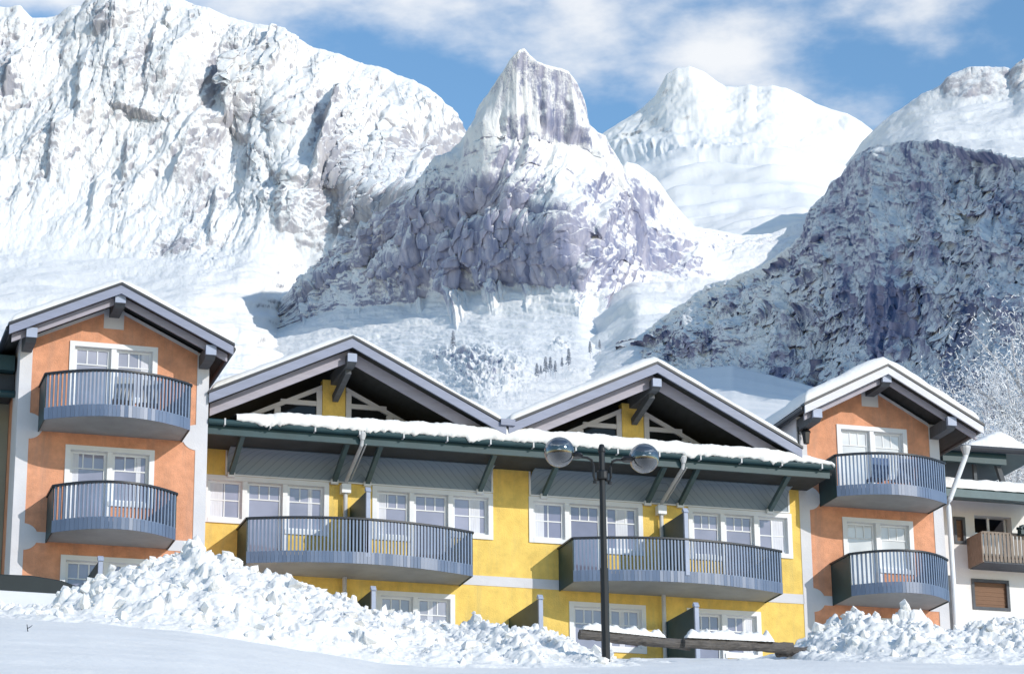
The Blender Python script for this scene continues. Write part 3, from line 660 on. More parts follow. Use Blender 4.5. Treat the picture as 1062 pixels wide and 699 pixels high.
# ------------------------------------------------------------------ the hotel: builders
def clip_poly(poly, lines):
    """clip polygon in XZ by half planes a*x+b*z<=c"""
    for a, b_, c_ in lines:
        outp = []
        for i in range(len(poly)):
            p, q = poly[i], poly[(i+1) % len(poly)]
            fp = a*p[0]+b_*p[1]-c_; fq = a*q[0]+b_*q[1]-c_
            if fp <= 0: outp.append(p)
            if (fp < 0 < fq) or (fq < 0 < fp):
                t_ = fp/(fp-fq); outp.append((p[0]+(q[0]-p[0])*t_, p[1]+(q[1]-p[1])*t_))
        poly = outp
        if not poly: return []
    return poly
def wall_front(mb, x0, x1, z0, z1, y, holes, lines=(), depth=0.22, reveal=False):
    xs = sorted({x0, x1, *[h[0] for h in holes], *[h[1] for h in holes]}); zs = sorted({z0, z1, *[h[2] for h in holes], *[h[3] for h in holes]})
    xs = [v for v in xs if x0 <= v <= x1]; zs = [v for v in zs if z0 <= v <= z1]
    for i in range(len(xs)-1):
        for j in range(len(zs)-1):
            cx_, cz_ = (xs[i]+xs[i+1])/2, (zs[j]+zs[j+1])/2
            if any(h[0] < cx_ < h[1] and h[2] < cz_ < h[3] for h in holes): continue
            p = clip_poly([(xs[i],zs[j]),(xs[i+1],zs[j]),(xs[i+1],zs[j+1]),(xs[i],zs[j+1])], lines)
            if len(p) >= 3: mb.add([(a, y, b_) for a, b_ in p], [tuple(range(len(p)))])
    for a, b_, c_, d in (holes if reveal else ()):
        y2 = y + depth
        mb.add([(a,y,c_),(b_,y,c_),(b_,y,d),(a,y,d),(a,y2,c_),(b_,y2,c_),(b_,y2,d),(a,y2,d)], [(0,1,5,4),(1,2,6,5),(2,3,7,6),(3,0,4,7)])

def window(parent, x0, x1, head, Yw, leaves, tw=0.13, gmat=None, curtains=()):
    """leaves: (kind, width share, sill z).  Outer trim edge x0..x1, head is the top of the trim. Returns wall holes."""
    gm = gmat if (gmat and gmat is not GLASS) else RND.choice((GLASS, GLASS, GLASS_B, GLASS_C))
    n = len(leaves); ix0, ix1 = x0+tw, x1-tw; post = 0.13
    W = ix1-ix0-post*(n-1); tot = sum(l[1] for l in leaves); x = ix0
    fr = MB(); gl = MB(); cus = []; holes = []
    top = head-tw
    fr.box(x0, x1, Yw-0.035, Yw+0.02, top, head)
    zl = leaves[0][2]; zr = leaves[-1][2]
    dl = tw if zl > head-2.0 else 0; dr = tw if zr > head-2.0 else 0
    fr.box(x0, ix0, Yw-0.035, Yw+0.02, zl-dl, top); fr.box(ix1, x1, Yw-0.035, Yw+0.02, zr-dr, top)
    for k, (kind, sh, sill) in enumerate(leaves):
        lw = W*sh/tot; a, b_ = x, x+lw
        holes.append((a, b_, sill, top))
        if sill > head-2.0:
            fr.box(a-(0 if k == 0 else post/2), b_+(0 if k == n-1 else post/2), Yw-0.045, Yw+0.02, sill-tw, sill)
        g_ = 0.012
        fr.box(a, a+g_, Yw+0.021, Yw+0.20, sill, top); fr.box(b_-g_, b_, Yw+0.021, Yw+0.20, sill, top); fr.box(a+g_, b_-g_, Yw+0.021, Yw+0.20, top-g_, top); fr.box(a+g_, b_-g_, Yw+0.021, Yw+0.20, sill, sill+g_)
        if k < n-1:
            fr.box(b_+0.001, b_+post-0.001, Yw-0.012, Yw+0.21, min(sill, leaves[k+1][2]), top)
        y0, y1 = Yw+0.09, Yw+0.15; f = 0.065
        a0_, b0_ = a, b_; a, b_ = a+0.013, b_-0.013
        fr.box(a, b_, y0, y1, top-f, top); fr.box(a, b_, y0, y1, sill, sill+f)
        fr.box(a, a+f, y0, y1, sill+f, top-f); fr.box(b_-f, b_, y0, y1, sill+f, top-f)
        ga, gb, gz0, gz1 = a+f, b_-f, sill+f, top-f
        mu = 0.032
        if kind == '3top':
            zt = gz1-0.36
            fr.box(ga, gb, y0+0.01, y1-0.008, zt-mu, zt)
            for q in (1, 2):
                xx = ga+(gb-ga)*q/3; fr.box(xx-mu/2, xx+mu/2, y0+0.012, y1-0.01, zt, gz1)
        else:
            zt = (gz0+gz1)/2; xx = (ga+gb)/2
            fr.box(ga, gb, y0+0.01, y1-0.008, zt-mu/2, zt+mu/2)
            fr.box(xx-mu/2, xx+mu/2, y0+0.012, y1-0.01, gz0, zt-mu/2); fr.box(xx-mu/2, xx+mu/2, y0+0.012, y1-0.01, zt+mu/2, gz1)
        gl.box(ga-0.01, gb+0.01, Yw+0.12, Yw+0.128, gz0-0.01, gz1+0.01)
        for (ck, c0, c1) in curtains:
            if ck == k:
                m_ = 10; cu = MB(); cus.append(cu)
                for i in range(m_):
                    xa = ga+(gb-ga)*(c0+(c1-c0)*i/m_); xb = ga+(gb-ga)*(c0+(c1-c0)*(i+1)/m_)
                    off = 0.003*(i % 2)
                    cu.box(xa, xb, Yw+0.1105+off, Yw+0.1165, gz0, gz1)
        x = b0_+post
    wn = fr.build("window", TRIM, parent)
    gl.build("pane", gm, wn)
    for cu in cus: cu.build("curtain", CURT, wn)
    return holes

def balcony(parent, xl, xr, Yw, zb, side=1.25, bulge=0.68, h=1.22, label=None):
    n = 40
    def pt(t_, off=0.0):
        x = xl + (xr-xl)*t_; y = Yw - side - bulge*(1-(2*t_-1)**2)
        dx = (xr-xl); dy = bulge*4*(2*t_-1); l = math.hypot(dx, dy); nx, ny = dy/l, -dx/l
        return x + nx*off, y + ny*off
    front = [pt(i/n, -0.03) for i in range(n+1)]
    slab = MB().prism_z([(xl+0.03, Yw-0.002)] + [(max(xl+0.03, min(xr-0.03, p[0])), p[1]) for p in front] + [(xr-0.03, Yw-0.002)], zb+0.03, zb+0.2)
    bo = slab.build("balcony", CONC, parent)
    if label: bo['label'] = label
    L = xr-xl
    kb = MB(); nk = int(L/0.098)
    for i in range(nk):
        a = pt(i/nk); b_ = pt((i+0.95)/nk); tw_ = RND.uniform(-0.006, 0.006)
        dx, dy = b_[0]-a[0], b_[1]-a[1]; l = math.hypot(dx, dy); nx, ny = dy/l, -dx/l
        p = [(a[0]+nx*tw_, a[1]+ny*tw_), (b_[0]-nx*tw_, b_[1]-ny*tw_)]
        q = [(p[1][0]-nx*0.02, p[1][1]-ny*0.02), (p[0][0]-nx*0.02, p[0][1]-ny*0.02)]
        kb.prism_z(p+q, zb, zb+0.31)
    kb.build("kickboard", STEELBLUE, bo)
    br = MB(); nb = int(L/0.094)
    for i in range(nb):
        t_ = (i+0.5)/nb; a = pt(t_); dx = L; dy = bulge*4*(2*t_-1); l = math.hypot(dx, dy); tx, ty = dx/l, dy/l; nx, ny = ty, -tx
        hw, dp = 0.0215, 0.06
        br.prism_z([(a[0]-tx*hw, a[1]-ty*hw), (a[0]+tx*hw, a[1]+ty*hw), (a[0]+tx*hw-nx*dp, a[1]+ty*hw-ny*dp), (a[0]-tx*hw-nx*dp, a[1]-ty*hw-ny*dp)], zb+0.29, zb+h-0.02)
    br.build("balustrade", BAR, bo)
    rail = MB()
    for i in range(n):
        a, b_, c_, d = pt(i/n, 0.035), pt((i+1)/n, 0.035), pt((i+1)/n, -0.075), pt(i/n, -0.075)
        rail.prism_z([a, b_, c_, d], zb+h-0.05, zb+h)
    rail.box(xl-0.035, xl+0.055, Yw-side, Yw, zb+h-0.05, zb+h); rail.box(xr-0.055, xr+0.035, Yw-side, Yw, zb+h-0.05, zb+h)
    rail.build("handrail", DARK, bo)
    for x in (xl, xr):
        s_ = 1 if x == xl else -1
        MB().box(min(x, x+s_*0.03), max(x, x+s_*0.03), Yw-side+0.01, Yw-0.003, zb, zb+h-0.05).build("end_panel", TEAL, bo)
    return bo

def gable_roof(parent, xr_, zr, xl, xe, slope_l, slope_r, yv, yb, fh=0.24, low=0.30, setback=0.42, soff=SOFFIT, lowmat=None, vmat=None):
    th = 0.16
    zl = zr-(xr_-xl)*slope_l; ze = zr-(xe-xr_)*slope_r
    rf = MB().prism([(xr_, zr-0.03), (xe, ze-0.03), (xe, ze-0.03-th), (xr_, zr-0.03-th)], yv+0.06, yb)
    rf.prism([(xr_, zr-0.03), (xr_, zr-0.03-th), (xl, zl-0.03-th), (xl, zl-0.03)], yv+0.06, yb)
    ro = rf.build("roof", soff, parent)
    d = 0.07
    MB().prism([(xl-0.03, zl), (xr_, zr), (xe+0.03, ze), (xe+0.03, ze-d), (xr_, zr-d), (xl-0.03, zl-d)], yv-0.03, yv+0.25).build("drip_edge", DARK, ro)
    MB().prism([(xl, zl-d), (xr_, zr-d), (xe, ze-d), (xe, ze-d-fh), (xr_, zr-d-fh), (xl, zl-d-fh)], yv, yv+0.058).build("verge_board", vmat or BLUEGREY, ro)
    if low > 0:
        g_ = 0.03
        MB().prism([(xl+0.1, zl-g_-fh+0.05), (xr_, zr-g_-fh), (xe-0.1, ze-g_-fh+0.05), (xe-0.1, ze-g_-fh-low+0.05), (xr_, zr-g_-fh-low), (xl+0.1, zl-g_-fh-low+0.05)], yv+setback, yv+setback+0.06).build("barge_board", lowmat or LILAC, ro)
    return ro

def roof_snow(name, label, xl, xr_, xe, zr, sl, sr, y0, y1, T=0.30, seed=0, margin=0.12, over=0.0):
    nx, ny = 110, 70
    xs = np.linspace(xl+0.03-over, xe-0.03, nx); ys = y0 + margin + (y1-y0-margin)*np.linspace(0, 1, ny)**1.6
    X, Y = np.meshgrid(xs, ys)
    base = zr - np.where(X < xr_, (xr_-X)*sl, (X-xr_)*sr)
    ridge_round = 0.06*np.exp(-((X-xr_)/0.25)**2)
    e = np.minimum(np.minimum((X-xs[0])/0.30, (xs[-1]-X)/0.30), (Y-ys[0])/0.32)
    prof = np.sqrt(np.clip(1-(1-np.clip(e, 0, 1))**2, 0, 1))
    th = T*prof*(1+0.30*fbm(X/1.3, Y/1.3, 4, seed)) + 0.02 - ridge_round
    Zt = base + np.maximum(th, 0.004)
    P = np.stack([X, Y, Zt], -1); Q = np.stack([X, Y, base+0.003], -1)
    nv = nx*ny
    o = grid_mesh(name, P, SNOW)
    import bmesh
    bm = bmesh.new(); bm.from_mesh(o.data); bm.verts.ensure_lookup_table()
    # a skirt down to the roof all round
    loop = [j for j in range(nx)] + [i*nx+nx-1 for i in range(1, ny)] + [(ny-1)*nx+j for j in range(nx-2, -1, -1)] + [i*nx for i in range(ny-2, 0, -1)]
    Qf = Q.reshape(-1, 3); low_ = [bm.verts.new(Qf[i]) for i in loop]
    for k in range(len(loop)):
        k2 = (k+1) % len(loop)
        bm.faces.new((bm.verts[loop[k]], bm.verts[loop[k2]], low_[k2], low_[k])) if False else None
    vt = list(bm.verts)
    for k in range(len(loop)):
        k2 = (k+1) % len(loop)
        bm.faces.new((vt[loop[k]], low_[k], low_[k2], vt[loop[k2]]))
    bmesh.ops.recalc_face_normals(bm, faces=bm.faces)
    bm.to_mesh(o.data); bm.free(); o.data.shade_smooth()
    recenter(o); tag(o, label, "roof snow", "snow lying on the hotel roofs")
    return o

def purlin(parent, x, z, y0, y1, w_=0.26, h_=0.34, front=True):
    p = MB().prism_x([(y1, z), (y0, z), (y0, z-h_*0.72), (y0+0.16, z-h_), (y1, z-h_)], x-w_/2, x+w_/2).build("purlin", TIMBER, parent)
    MB().box(x-w_/2-0.006, x+w_/2+0.006, y0-0.03, y0+0.075, z-h_*0.74, z+0.005).build("end_cap", WHITEBLUE, p)
    return p

def knob(mb, x, z, y, r=0.30, side=1):
    pts = [(x, z+r)] + [(x+side*r*1.05*math.sin(a), z+r*math.cos(a)) for a in np.linspace(0.15, math.pi-0.15, 12)] + [(x, z-r)]
    mb.prism(pts, y-0.018, y+0.02)

def partition(parent, x, y0, z_top, z_bot, Yw=0.0):
    p = MB().prism_x([(Yw-0.003, z_top+0.02), (y0, z_top), (y0, z_bot), (Yw-0.003, z_bot)], x-0.025, x+0.025).build("partition", TEAL, parent)
    q = MB().box(x-0.055, x+0.055, y0-0.09, y0+0.004, z_bot, z_top+0.02)
    q.prism_x([(y0-0.12, z_top-0.04), (y0-0.02, z_top+0.10), (y0+0.06, z_top+0.06), (y0+0.06, z_top+0.0)], x-0.07, x+0.07)
    q.build("post", WHITEBLUE, p)
    return p

# ------------------------------------------------------------------ orange tower wings
def tower(name, label, xa, xb, Yw, xr_, zr, xl, xe, sl, sr, yv, wins, bal, knobs, yb=8.0, vmat=None):
    root = thing(name, label, "building", ((xa+xb)/2, Yw, -5.6))
    holes = []
    for a in wins: holes += window(root, a[0], a[1], a[2], Yw, a[3], gmat=a[4] if len(a) > 4 else None, curtains=a[5] if len(a) > 5 else ())
    wl = MB()
    dz = 0.28
    lines = [(-sl, 1, zr-dz-sl*xr_), (sr, 1, zr-dz+sr*xr_)]
    wall_front(wl, xa, xb, -6.3, 5.0, Yw, holes, lines)
    zl_, zr2 = zr-dz-sl*(xr_-xa), zr-dz-sr*(xb-xr_)
    wl.add([(xa,Yw,-6.3),(xa,yb-0.3,-6.3),(xa,yb-0.3,zl_),(xa,Yw,zl_)], [(0,1,2,3)])
    wl.add([(xb,Yw,-6.3),(xb,yb-0.3,-6.3),(xb,yb-0.3,zr2),(xb,Yw,zr2)], [(0,1,2,3)])
    wl.add([(xa,yb-0.3,-6.3),(xb,yb-0.3,-6.3),(xb,yb-0.3,zr2),(xr_,yb-0.3,zr-dz),(xa,yb-0.3,zl_)], [(0,1,2,3,4)])
    wl.build("wall", ORANGE, root)
    MB().box(xa+0.1, xb-0.1, Yw+0.5, Yw+0.52, -6, 3.0).build("room_backing", INNER, root)
    ps = MB(); e = 0.016
    ps.box(xa-0.012, xa+0.30, Yw-e, Yw+1.2, -6.3, zl_-0.02+0.28*sl); ps.box(xb-0.30, xb+0.012, Yw-e, Yw+0.02, -6.3, zr2-0.02+0.28*sr)
    for (z0, z1, kl, kr_) in knobs:
        zc = (z0+z1)/2
        b0, b1 = min(bal, key=lambda bb: abs(bb[2]-z0))[:2]
        ps.box(xa+0.30, max(b0-0.004, xa+0.31), Yw-e+0.002, Yw+0.02, z0, z1)
        if b1 < xb-0.32: ps.box(b1+0.004, xb-0.30, Yw-e+0.002, Yw+0.02, z0, z1)
        if kl: knob(ps, xa+0.29, zc, Yw, 0.34, 1)
        if kr_: knob(ps, xb-0.29, zc, Yw, 0.34, -1)
    # thin border under the verge
    pl = []
    for t_ in (0.0, 0.09):
        pl.append([(xa+0.3, zl_+0.3*sl-t_), (xr_, zr-dz-t_), (xb-0.3, zr2+0.3*sr-t_)])
    ps.prism(pl[0]+pl[1][::-1], Yw-e+0.004, Yw+0.02)
    ps.prism([(xr_-0.26, zr-dz-0.1), (xr_+0.26, zr-dz-0.1), (xr_+0.26, zr-dz-0.62), (xr_-0.26, zr-dz-0.62)], Yw-e+0.001, Yw+0.02)
    ps.build("pilaster", PALE, root)
    gable_roof(root, xr_, zr, xl, xe, sl, sr, yv, yb, fh=0.23, low=0.20, setback=0.30, vmat=vmat)
    purlin(root, xr_, zr-0.26, yv+0.14, Yw+0.1)
    purlin(root, xa+0.14, zl_+0.02, yv+0.14, Yw+0.1); purlin(root, xb-0.14, zr2+0.02, yv+0.14, Yw+0.1)
    # eave gutters along the sides
    for (xx, zz) in ((xl, zr-(xr_-xl)*sl), (xe, zr-(xe-xr_)*sr)):
        MB().tube([(xx, yv+0.1, zz-0.13), (xx, yb, zz-0.13)], 0.085, 10).build("gutter", DARK, root)
    for bb in bal: balcony(root, bb[0], bb[1], Yw, bb[2], bb[3], bb[4])
    return root

DOOR = lambda head: head-2.42
lt = tower("apartment_tower", "orange gabled tower at the left end, with two curved balconies above the snow heap",
    -13.22, -8.35, -2.0, -10.87, 4.07, -13.66, -7.93, 0.475, 0.475, -3.15,
    [(-11.98, -9.70, 2.76, [('3top', 1, DOOR(2.76)), ('3top', 1, 2.76-1.42)], GLASS, [(1, 0.75, 1.0)]),
     (-11.98, -9.70, -0.01, [('3top', 1, DOOR(0)), ('3top', 1, -1.42)], GLASS, [(0, 0.0, 0.2), (1, 0.7, 0.85)]),
     (-11.98, -9.70, -2.88, [('3top', 1, DOOR(-2.88)), ('3top', 1, -4.3)], GLASS)],
    [(-12.70, -9.0, 0.27, 1.15, 0.76), (-12.38, -9.28, -2.60, 1.10, 0.80)],
    [(0.27, 0.56, True, True), (-2.61, -2.33, True, False)])
partition(lt, -11.3, -4.2, -3.48, -6.0, -2.0)
rt = tower("apartment_tower", "orange gabled tower at the right end, between the yellow front and the white house",
    9.08, 13.55, 0.0, 11.43, 4.27, 8.79, 14.34, 0.52, 0.54, -1.35,
    [(10.33, 12.54, 2.76, [('3top', 1, DOOR(2.76)), ('3top', 1, 2.76-1.42)], GLASSWHITE),
     (10.37, 12.57, 0.02, [('3top', 1, DOOR(0)), ('3top', 1, -1.42)], GLASSWHITE),
     (10.40, 12.58, -2.86, [('3top', 1, DOOR(-2.88)), ('3top', 1, -4.3)], GLASS)],
    [(9.70, 13.10, 0.27, 1.22, 0.62), (9.95, 12.95, -2.58, 1.30, 0.80)],
    [(0.36, 0.64, True, False), (-2.58, -2.31, True, False)], vmat=PALEPAINT_GLARE)  # verge boards paler: glare painted into their colour
partition(rt, 10.05, -1.6, -3.3, -6.0, 0.0)

# ------------------------------------------------------------------ yellow middle wing
mw = thing("apartment_block", "yellow middle building with two broad grey gables above a snow loaded eave", "building", (0.4, 0.0, -5.6))
holes = []
SILL = -1.17
holes += window(mw, -8.05, -4.63, 0.0, 0.0, [('2x2', 1.0, SILL), ('3top', 1.04, DOOR(0)), ('3top', 1.08, -1.36)], curtains=[(0, 0.0, 0.45), (2, 0.60, 0.74)])
holes += window(mw, -3.43, -0.03, 0.0, 0.0, [('3top', 0.95, -1.36), ('3top', 1.0, DOOR(0)), ('2x2', 1.05, SILL)], curtains=[(0, 0.0, 0.28), (2, 0.5, 0.85)])
holes += window(mw, 1.0, 4.32, 0.0, 0.0, [('2x2', 1.0, SILL), ('3top', 1.02, DOOR(0)), ('3top', 1.04, -1.36)], curtains=[(0, 0.0, 0.35), (2, 0.3, 0.75)])
holes += window(mw, 5.68, 8.80, 0.0, 0.0, [('3top', 0.95, -1.36), ('3top', 1.0, DOOR(0)), ('2x2', 1.0, SILL)], curtains=[(2, 0.5, 1.0)])
for (a, b_) in ((-7.9, -5.7), (-3.32, -1.12), (2.12, 4.34), (5.55, 7.75)):
    holes += window(mw, a, b_, -2.88, 0.0, [('3top', 1, DOOR(-2.88)), ('3top', 1, -4.1)], curtains=RND.choice(([(0, 0.0, 0.22), (1, 0.6, 1.0)], [(1, 0.3, 0.5)], [(0, 0.5, 1.0)])))
wl = MB()
wall_front(wl, -8.36, 9.09, -6.3, 1.5, 0.0, holes)
wl.add([(9.09,0,-6.3),(9.09,8,-6.3),(9.09,8,1.5),(9.09,0,1.5)], [(0,1,2,3)]); wl.add([(-8.36,0,-6.3),(-8.36,8,-6.3),(-8.36,8,1.5),(-8.36,0,1.5)], [(0,1,2,3)])
wl.add([(-8.36,8,-6.3),(9.09,8,-6.3),(9.09,8,1.5),(-8.36,8,1.5)], [(0,1,2,3)])
wl.build("wall", YELLOW, mw)
MB().box(-8.2, 9.0, 0.5, 0.52, -6, 1.4).build("room_backing", INNER, mw)
BAL = [(-7.10, -0.97, -2.64, 1.25, 0.70), (1.84, 7.92, -2.62, 1.25, 0.66)]
xs_ = [-8.35, BAL[0][0]-0.004, BAL[0][1]+0.004, BAL[1][0]-0.004, BAL[1][1]+0.004, 9.08]
for i in (0, 2, 4): MB().box(xs_[i], xs_[i+1], -0.016, 0.02, -2.58, -2.31).build("string_course", PALE, mw)
for bb in BAL: balcony(mw, bb[0], bb[1], 0.0, bb[2], bb[3], bb[4])
# coved board panels between window heads and eave
def cove(x0, x1):
    prof = [(-0.03, 0.045), (-0.032, 0.20), (-0.036, 0.36), (-0.06, 0.47), (-0.11, 0.56), (-0.19, 0.625), (-0.30, 0.66), (-0.45, 0.675)]
    arc = [0]
    for i in range(1, len(prof)): arc.append(arc[-1] + math.hypot(prof[i][0]-prof[i-1][0], prof[i][1]-prof[i-1][1]))
    me = bpy.data.meshes.new("cove_panel"); vs = []; fs = []; uvs = []
    n = int((x1-x0)/0.25)+1
    for i in range(n+1):
        x = x0+(x1-x0)*i/n
        for k, (y, z) in enumerate(prof): vs.append((x, y, z)); uvs.append((x, arc[k]))
    K = len(prof)
    for i in range(n):
        for k in range(K-1): fs.append((i*K+k, (i+1)*K+k, (i+1)*K+k+1, i*K+k+1))
    base = len(vs)
    vs += [(x, y+0.02 if k < 4 else y, z+0.02) for (x, y, z), k in zip(vs, [k for _ in range(n+1) for k in range(K)])]; uvs += uvs[:]
    fs += [tuple(base+q for q in f[::-1]) for f in fs]
    me.from_pydata([(x-0.4, y, z+5.6) for x, y, z in vs], [], fs)
    ul = me.uv_layers.new(name="UVMap")
    for l in me.loops:
        x, a = uvs[l.vertex_index]
        xm = (x0+x1)/2
        ul.data[l.index].uv = ((abs(x-xm)*0.72+a*0.7), a)
    me.materials.append(BOARDS); me.shade_smooth()
    o = bpy.data.objects.new("cove_panel", me); C.objects.link(o); o.parent = mw
    tr = MB(); tr.box(x0-0.05, x0-0.002, -0.05, 0.0, 0.02, 0.698); tr.box(x1+0.002, x1+0.05, -0.05, 0.0, 0.02, 0.698)
    tr.box(x0, x1, -0.06, -0.031, 0.006, 0.044)
    tr.build("panel_edge", TRIM, o)
cove(-7.42, -0.08); cove(1.06, 8.70)
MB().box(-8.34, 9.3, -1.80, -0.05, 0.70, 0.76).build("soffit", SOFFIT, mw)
for x in (-7.32, -4.50, -3.59, -0.42, 1.42, 4.45, 5.42, 8.12):
    s_ = MB().bar((x, -0.10, 0.06), (x, -1.62, 0.74), 0.12, 0.14).build("strut", TEALMID, mw)
    MB().box(x-0.10, x+0.10, -0.14, -0.0495, -0.06, 0.07).build("strut_foot", TRIM, s_)
# eave: fascia, gutter with brackets, downpipes
MB().box(-8.34, 9.20, -1.90, -1.81, 0.58, 0.90).build("eave_fascia", TEAL, mw)
gt = MB().tube([(-8.33, -2.0, 0.88), (9.26, -2.0, 0.88)], 0.085, 12).build("gutter", TEAL, mw)
for i in range(15):
    x = -7.9+i*1.2; MB().box(x-0.02, x+0.02, -2.095, -1.905, 0.79, 0.97).build("gutter_bracket", GALV, gt)
for x in (-4.21, 4.82):
    dpn = MB().lathe([(0.03,0.0),(0.06,0.0),(0.11,0.16),(0.11,0.2),(0.03,0.2)], (x, -2.0, 0.68), 10)
    dpn.tube([(x-0.0, -2.0, 0.72), (x, -1.93, 0.56), (x, -0.26, 0.02), (x, -0.16, -0.12)], 0.05, 10)
    dpn.tube([(x+0.13, -1.90, 0.60), (x+0.13, -0.24, 0.07)], 0.022, 8)
    dpn.tube([(x, -0.16, -0.30), (x, -0.16, -6.0)], 0.06, 12)
    d_ = dpn.build("downpipe", GALV, mw, smooth=False)
    MB().box(x-0.13, x+0.13, -0.28, -0.02, -0.32, -0.06).build("hopper", TRIM, d_, bevel=0.015)
# partitions on the balconies and at ground level
partition(mw, -4.02, -1.86, -0.66, -2.44); partition(mw, 4.88, -1.84, -0.64, -2.42)
partition(mw, -3.80, -1.62, -3.24, -6.0); partition(mw, 0.42, -2.70, -3.47, -6.0); partition(mw, 4.90, -2.36, -3.36, -6.0)
# pent roof under the snow and the two gables
MB().prism_x([(-1.90, 0.905), (-1.90, 0.97), (0.3, 1.36), (0.3, 1.27)], -8.34, 9.28).build("eave_roof", DARK, mw)
def gable(xr_, zr, xl, xe, sl, sr):
    gable_roof(mw, xr_, zr, xl, xe, sl, sr, -2.12, 9.0, fh=0.25, low=0.33, setback=0.42)
    p = purlin(mw, xr_+0.02, zr-0.46, -1.98, 0.1, 0.24, 0.30)
    MB().bar((xr_+0.02, -1.55, zr-0.80), (xr_+0.02, -0.05, zr-1.15), 0.16, 0.2).build("brace", TIMBER, p)
    hx = 0.32
    MB().box(xr_-hx, xr_+hx, -0.02, 0.25, 1.2, zr-0.62).build("gable_pier", YELLOW, mw)
    # glazed gable either side of the pier
    for s_ in (-1, 1):
        sl_ = sl if s_ < 0 else sr
        wf = MB(); gl = MB()
        xi = xr_+s_*(hx+0.02); xo = xr_+s_*3.3
        zt = lambda x: zr-0.62-abs(x-xr_)*sl_
        def P4(x0, x1, z0a, z0b, z1a, z1b): return [(x0, z0a), (x1, z0b), (x1, z1b), (x0, z1a)]
        wf.prism(P4(xi, xo, zt(xi)-0.13, zt(xo)-0.13, zt(xi), zt(xo)), -0.03, 0.10)
        for xx, w_ in ((xi+s_*0.07, 0.15), (xi+s_*1.22, 0.17), (xi+s_*2.1, 0.12)):
            wf.box(xx-w_/2, xx+w_/2, -0.028, 0.095, 1.0, zt(xx)-0.12)
        wf.box(min(xi+s_*0.145, xi+s_*1.135), max(xi+s_*0.145, xi+s_*1.135), -0.02, 0.09, 2.18-0.06, 2.18+0.07)
        wo = wf.build("window", PALEPAINT_GLARE, mw)
        gl.prism([(xi, 1.0), (xo, 1.0), (xo, zt(xo)-0.05), (xi, zt(xi)-0.05)], 0.04, 0.055)
        gl.build("pane", GLASSDARK, wo)
gable(-4.52, 3.50, -8.34, -0.27, 0.478, 0.495)
gable(4.10, 3.50, -0.20, 8.30, 0.478, 0.505)
MB().box(-0.44, -0.04, -2.20, -2.02, 1.33, 1.50).build("valley_gutter_end", BLUEGREY, mw)

roof_snow("roof_snow", "thick snow on the roof of the orange tower at the left end", -13.66, -10.87, -7.93, 4.07, 0.475, 0.475, -3.15, 8.0, 0.27, 1, 0.16)
roof_snow("roof_snow", "thick snow on the roof of the orange tower at the right end", 8.79, 11.43, 14.34, 4.27, 0.52, 0.54, -1.35, 8.0, 0.36, 2, 0.08)
roof_snow("roof_snow", "snow blanket on the yellow building's gable nearer the left tower", -8.3, -4.52, -0.27, 3.50, 0.478, 0.495, -2.12, 9.0, 0.22, 3, 0.10)
roof_snow("roof_snow", "snow blanket on the yellow building's gable nearer the right tower", -0.2, 4.10, 8.30, 3.50, 0.478, 0.505, -2.12, 9.0, 0.26, 4, 0.06)

def eave_snow():
    nx, npf = 420, 12
    xs = np.linspace(-7.6, 9.26, nx)
    T = np.interp(xs, [-7.9, -7.4, -6.2, 1.8, 4.6, 7.6, 8.4, 9.26], [0.12, 0.20, 0.31, 0.38, 0.33, 0.31, 0.22, 0.05])
    T = T*(1+0.22*fbm(xs/0.7, xs*0, 5, 91, 0.6))
    fr = -2.12 + 0.07*fbm(xs/0.6, xs*0+3, 4, 92)
    droop = -0.03 - 0.34*np.clip(fbm(xs/0.9, xs*0+7, 5, 93, 0.62), 0, 1) + 0.05*fbm(xs/0.15, xs*0, 3, 94)
    lift = np.clip(fbm(xs/1.1, xs*0+11, 4, 95) - 0.05, 0, 1)*0.14
    rows = []
    for k in range(npf):
        t_ = k/(npf-1)
        if k == 0: y = -1.88+0*xs; z = 0.985+lift
        elif k == 1: y = fr+0.05; z = 0.95+droop+lift
        else:
            a = (k-2)/(npf-3)
            if a < 0.4:
                q = a/0.4*math.pi/2
                y = fr + 0.16*(1-math.cos(q)) - 0.02*np.sin(q*2); z = 0.97+droop*(1-a/0.4)+lift*(1-a/0.4) + T*math.sin(q)
            else:
                b_ = (a-0.4)/0.6; y = fr+0.16+b_*2.0; z = 0.97+T+0.17*(b_*2.0)*0.9
        z = z + 0.02*fbm(xs/0.35, xs*0+k, 3, 96)
        rows.append(np.stack([xs, y, z], -1))
    rows.append(np.stack([xs, 0*xs+0.15, 0*xs+1.25], -1))
    o = grid_mesh("eave_snow", np.array(rows), SNOW)
    recenter(o); tag(o, "long ragged snow ledge along the gutter of the yellow building", "roof snow", "snow lying on the hotel roofs")
eave_snow()

# wall lantern between yellow front and right tower
lan = thing("wall_lantern", "small black lantern on a bracket beside the right tower, above the eave end", "lantern", (9.2, -0.02, 2.0))
MB().bar((9.0, -0.3, 2.38), (9.2, 0.02, 2.38), 0.03, 0.03).tube([(9.0, -0.3, 1.55), (9.0, -0.3, 2.5)], 0.02, 6).build("bracket", IRON, lan)
MB().lathe([(0.02, 0.0), (0.09, 0.02), (0.13, 0.34), (0.16, 0.36), (0.05, 0.47), (0.0, 0.5)], (9.24, -0.3, 2.0), 6).build("lantern_body", IRON, lan)
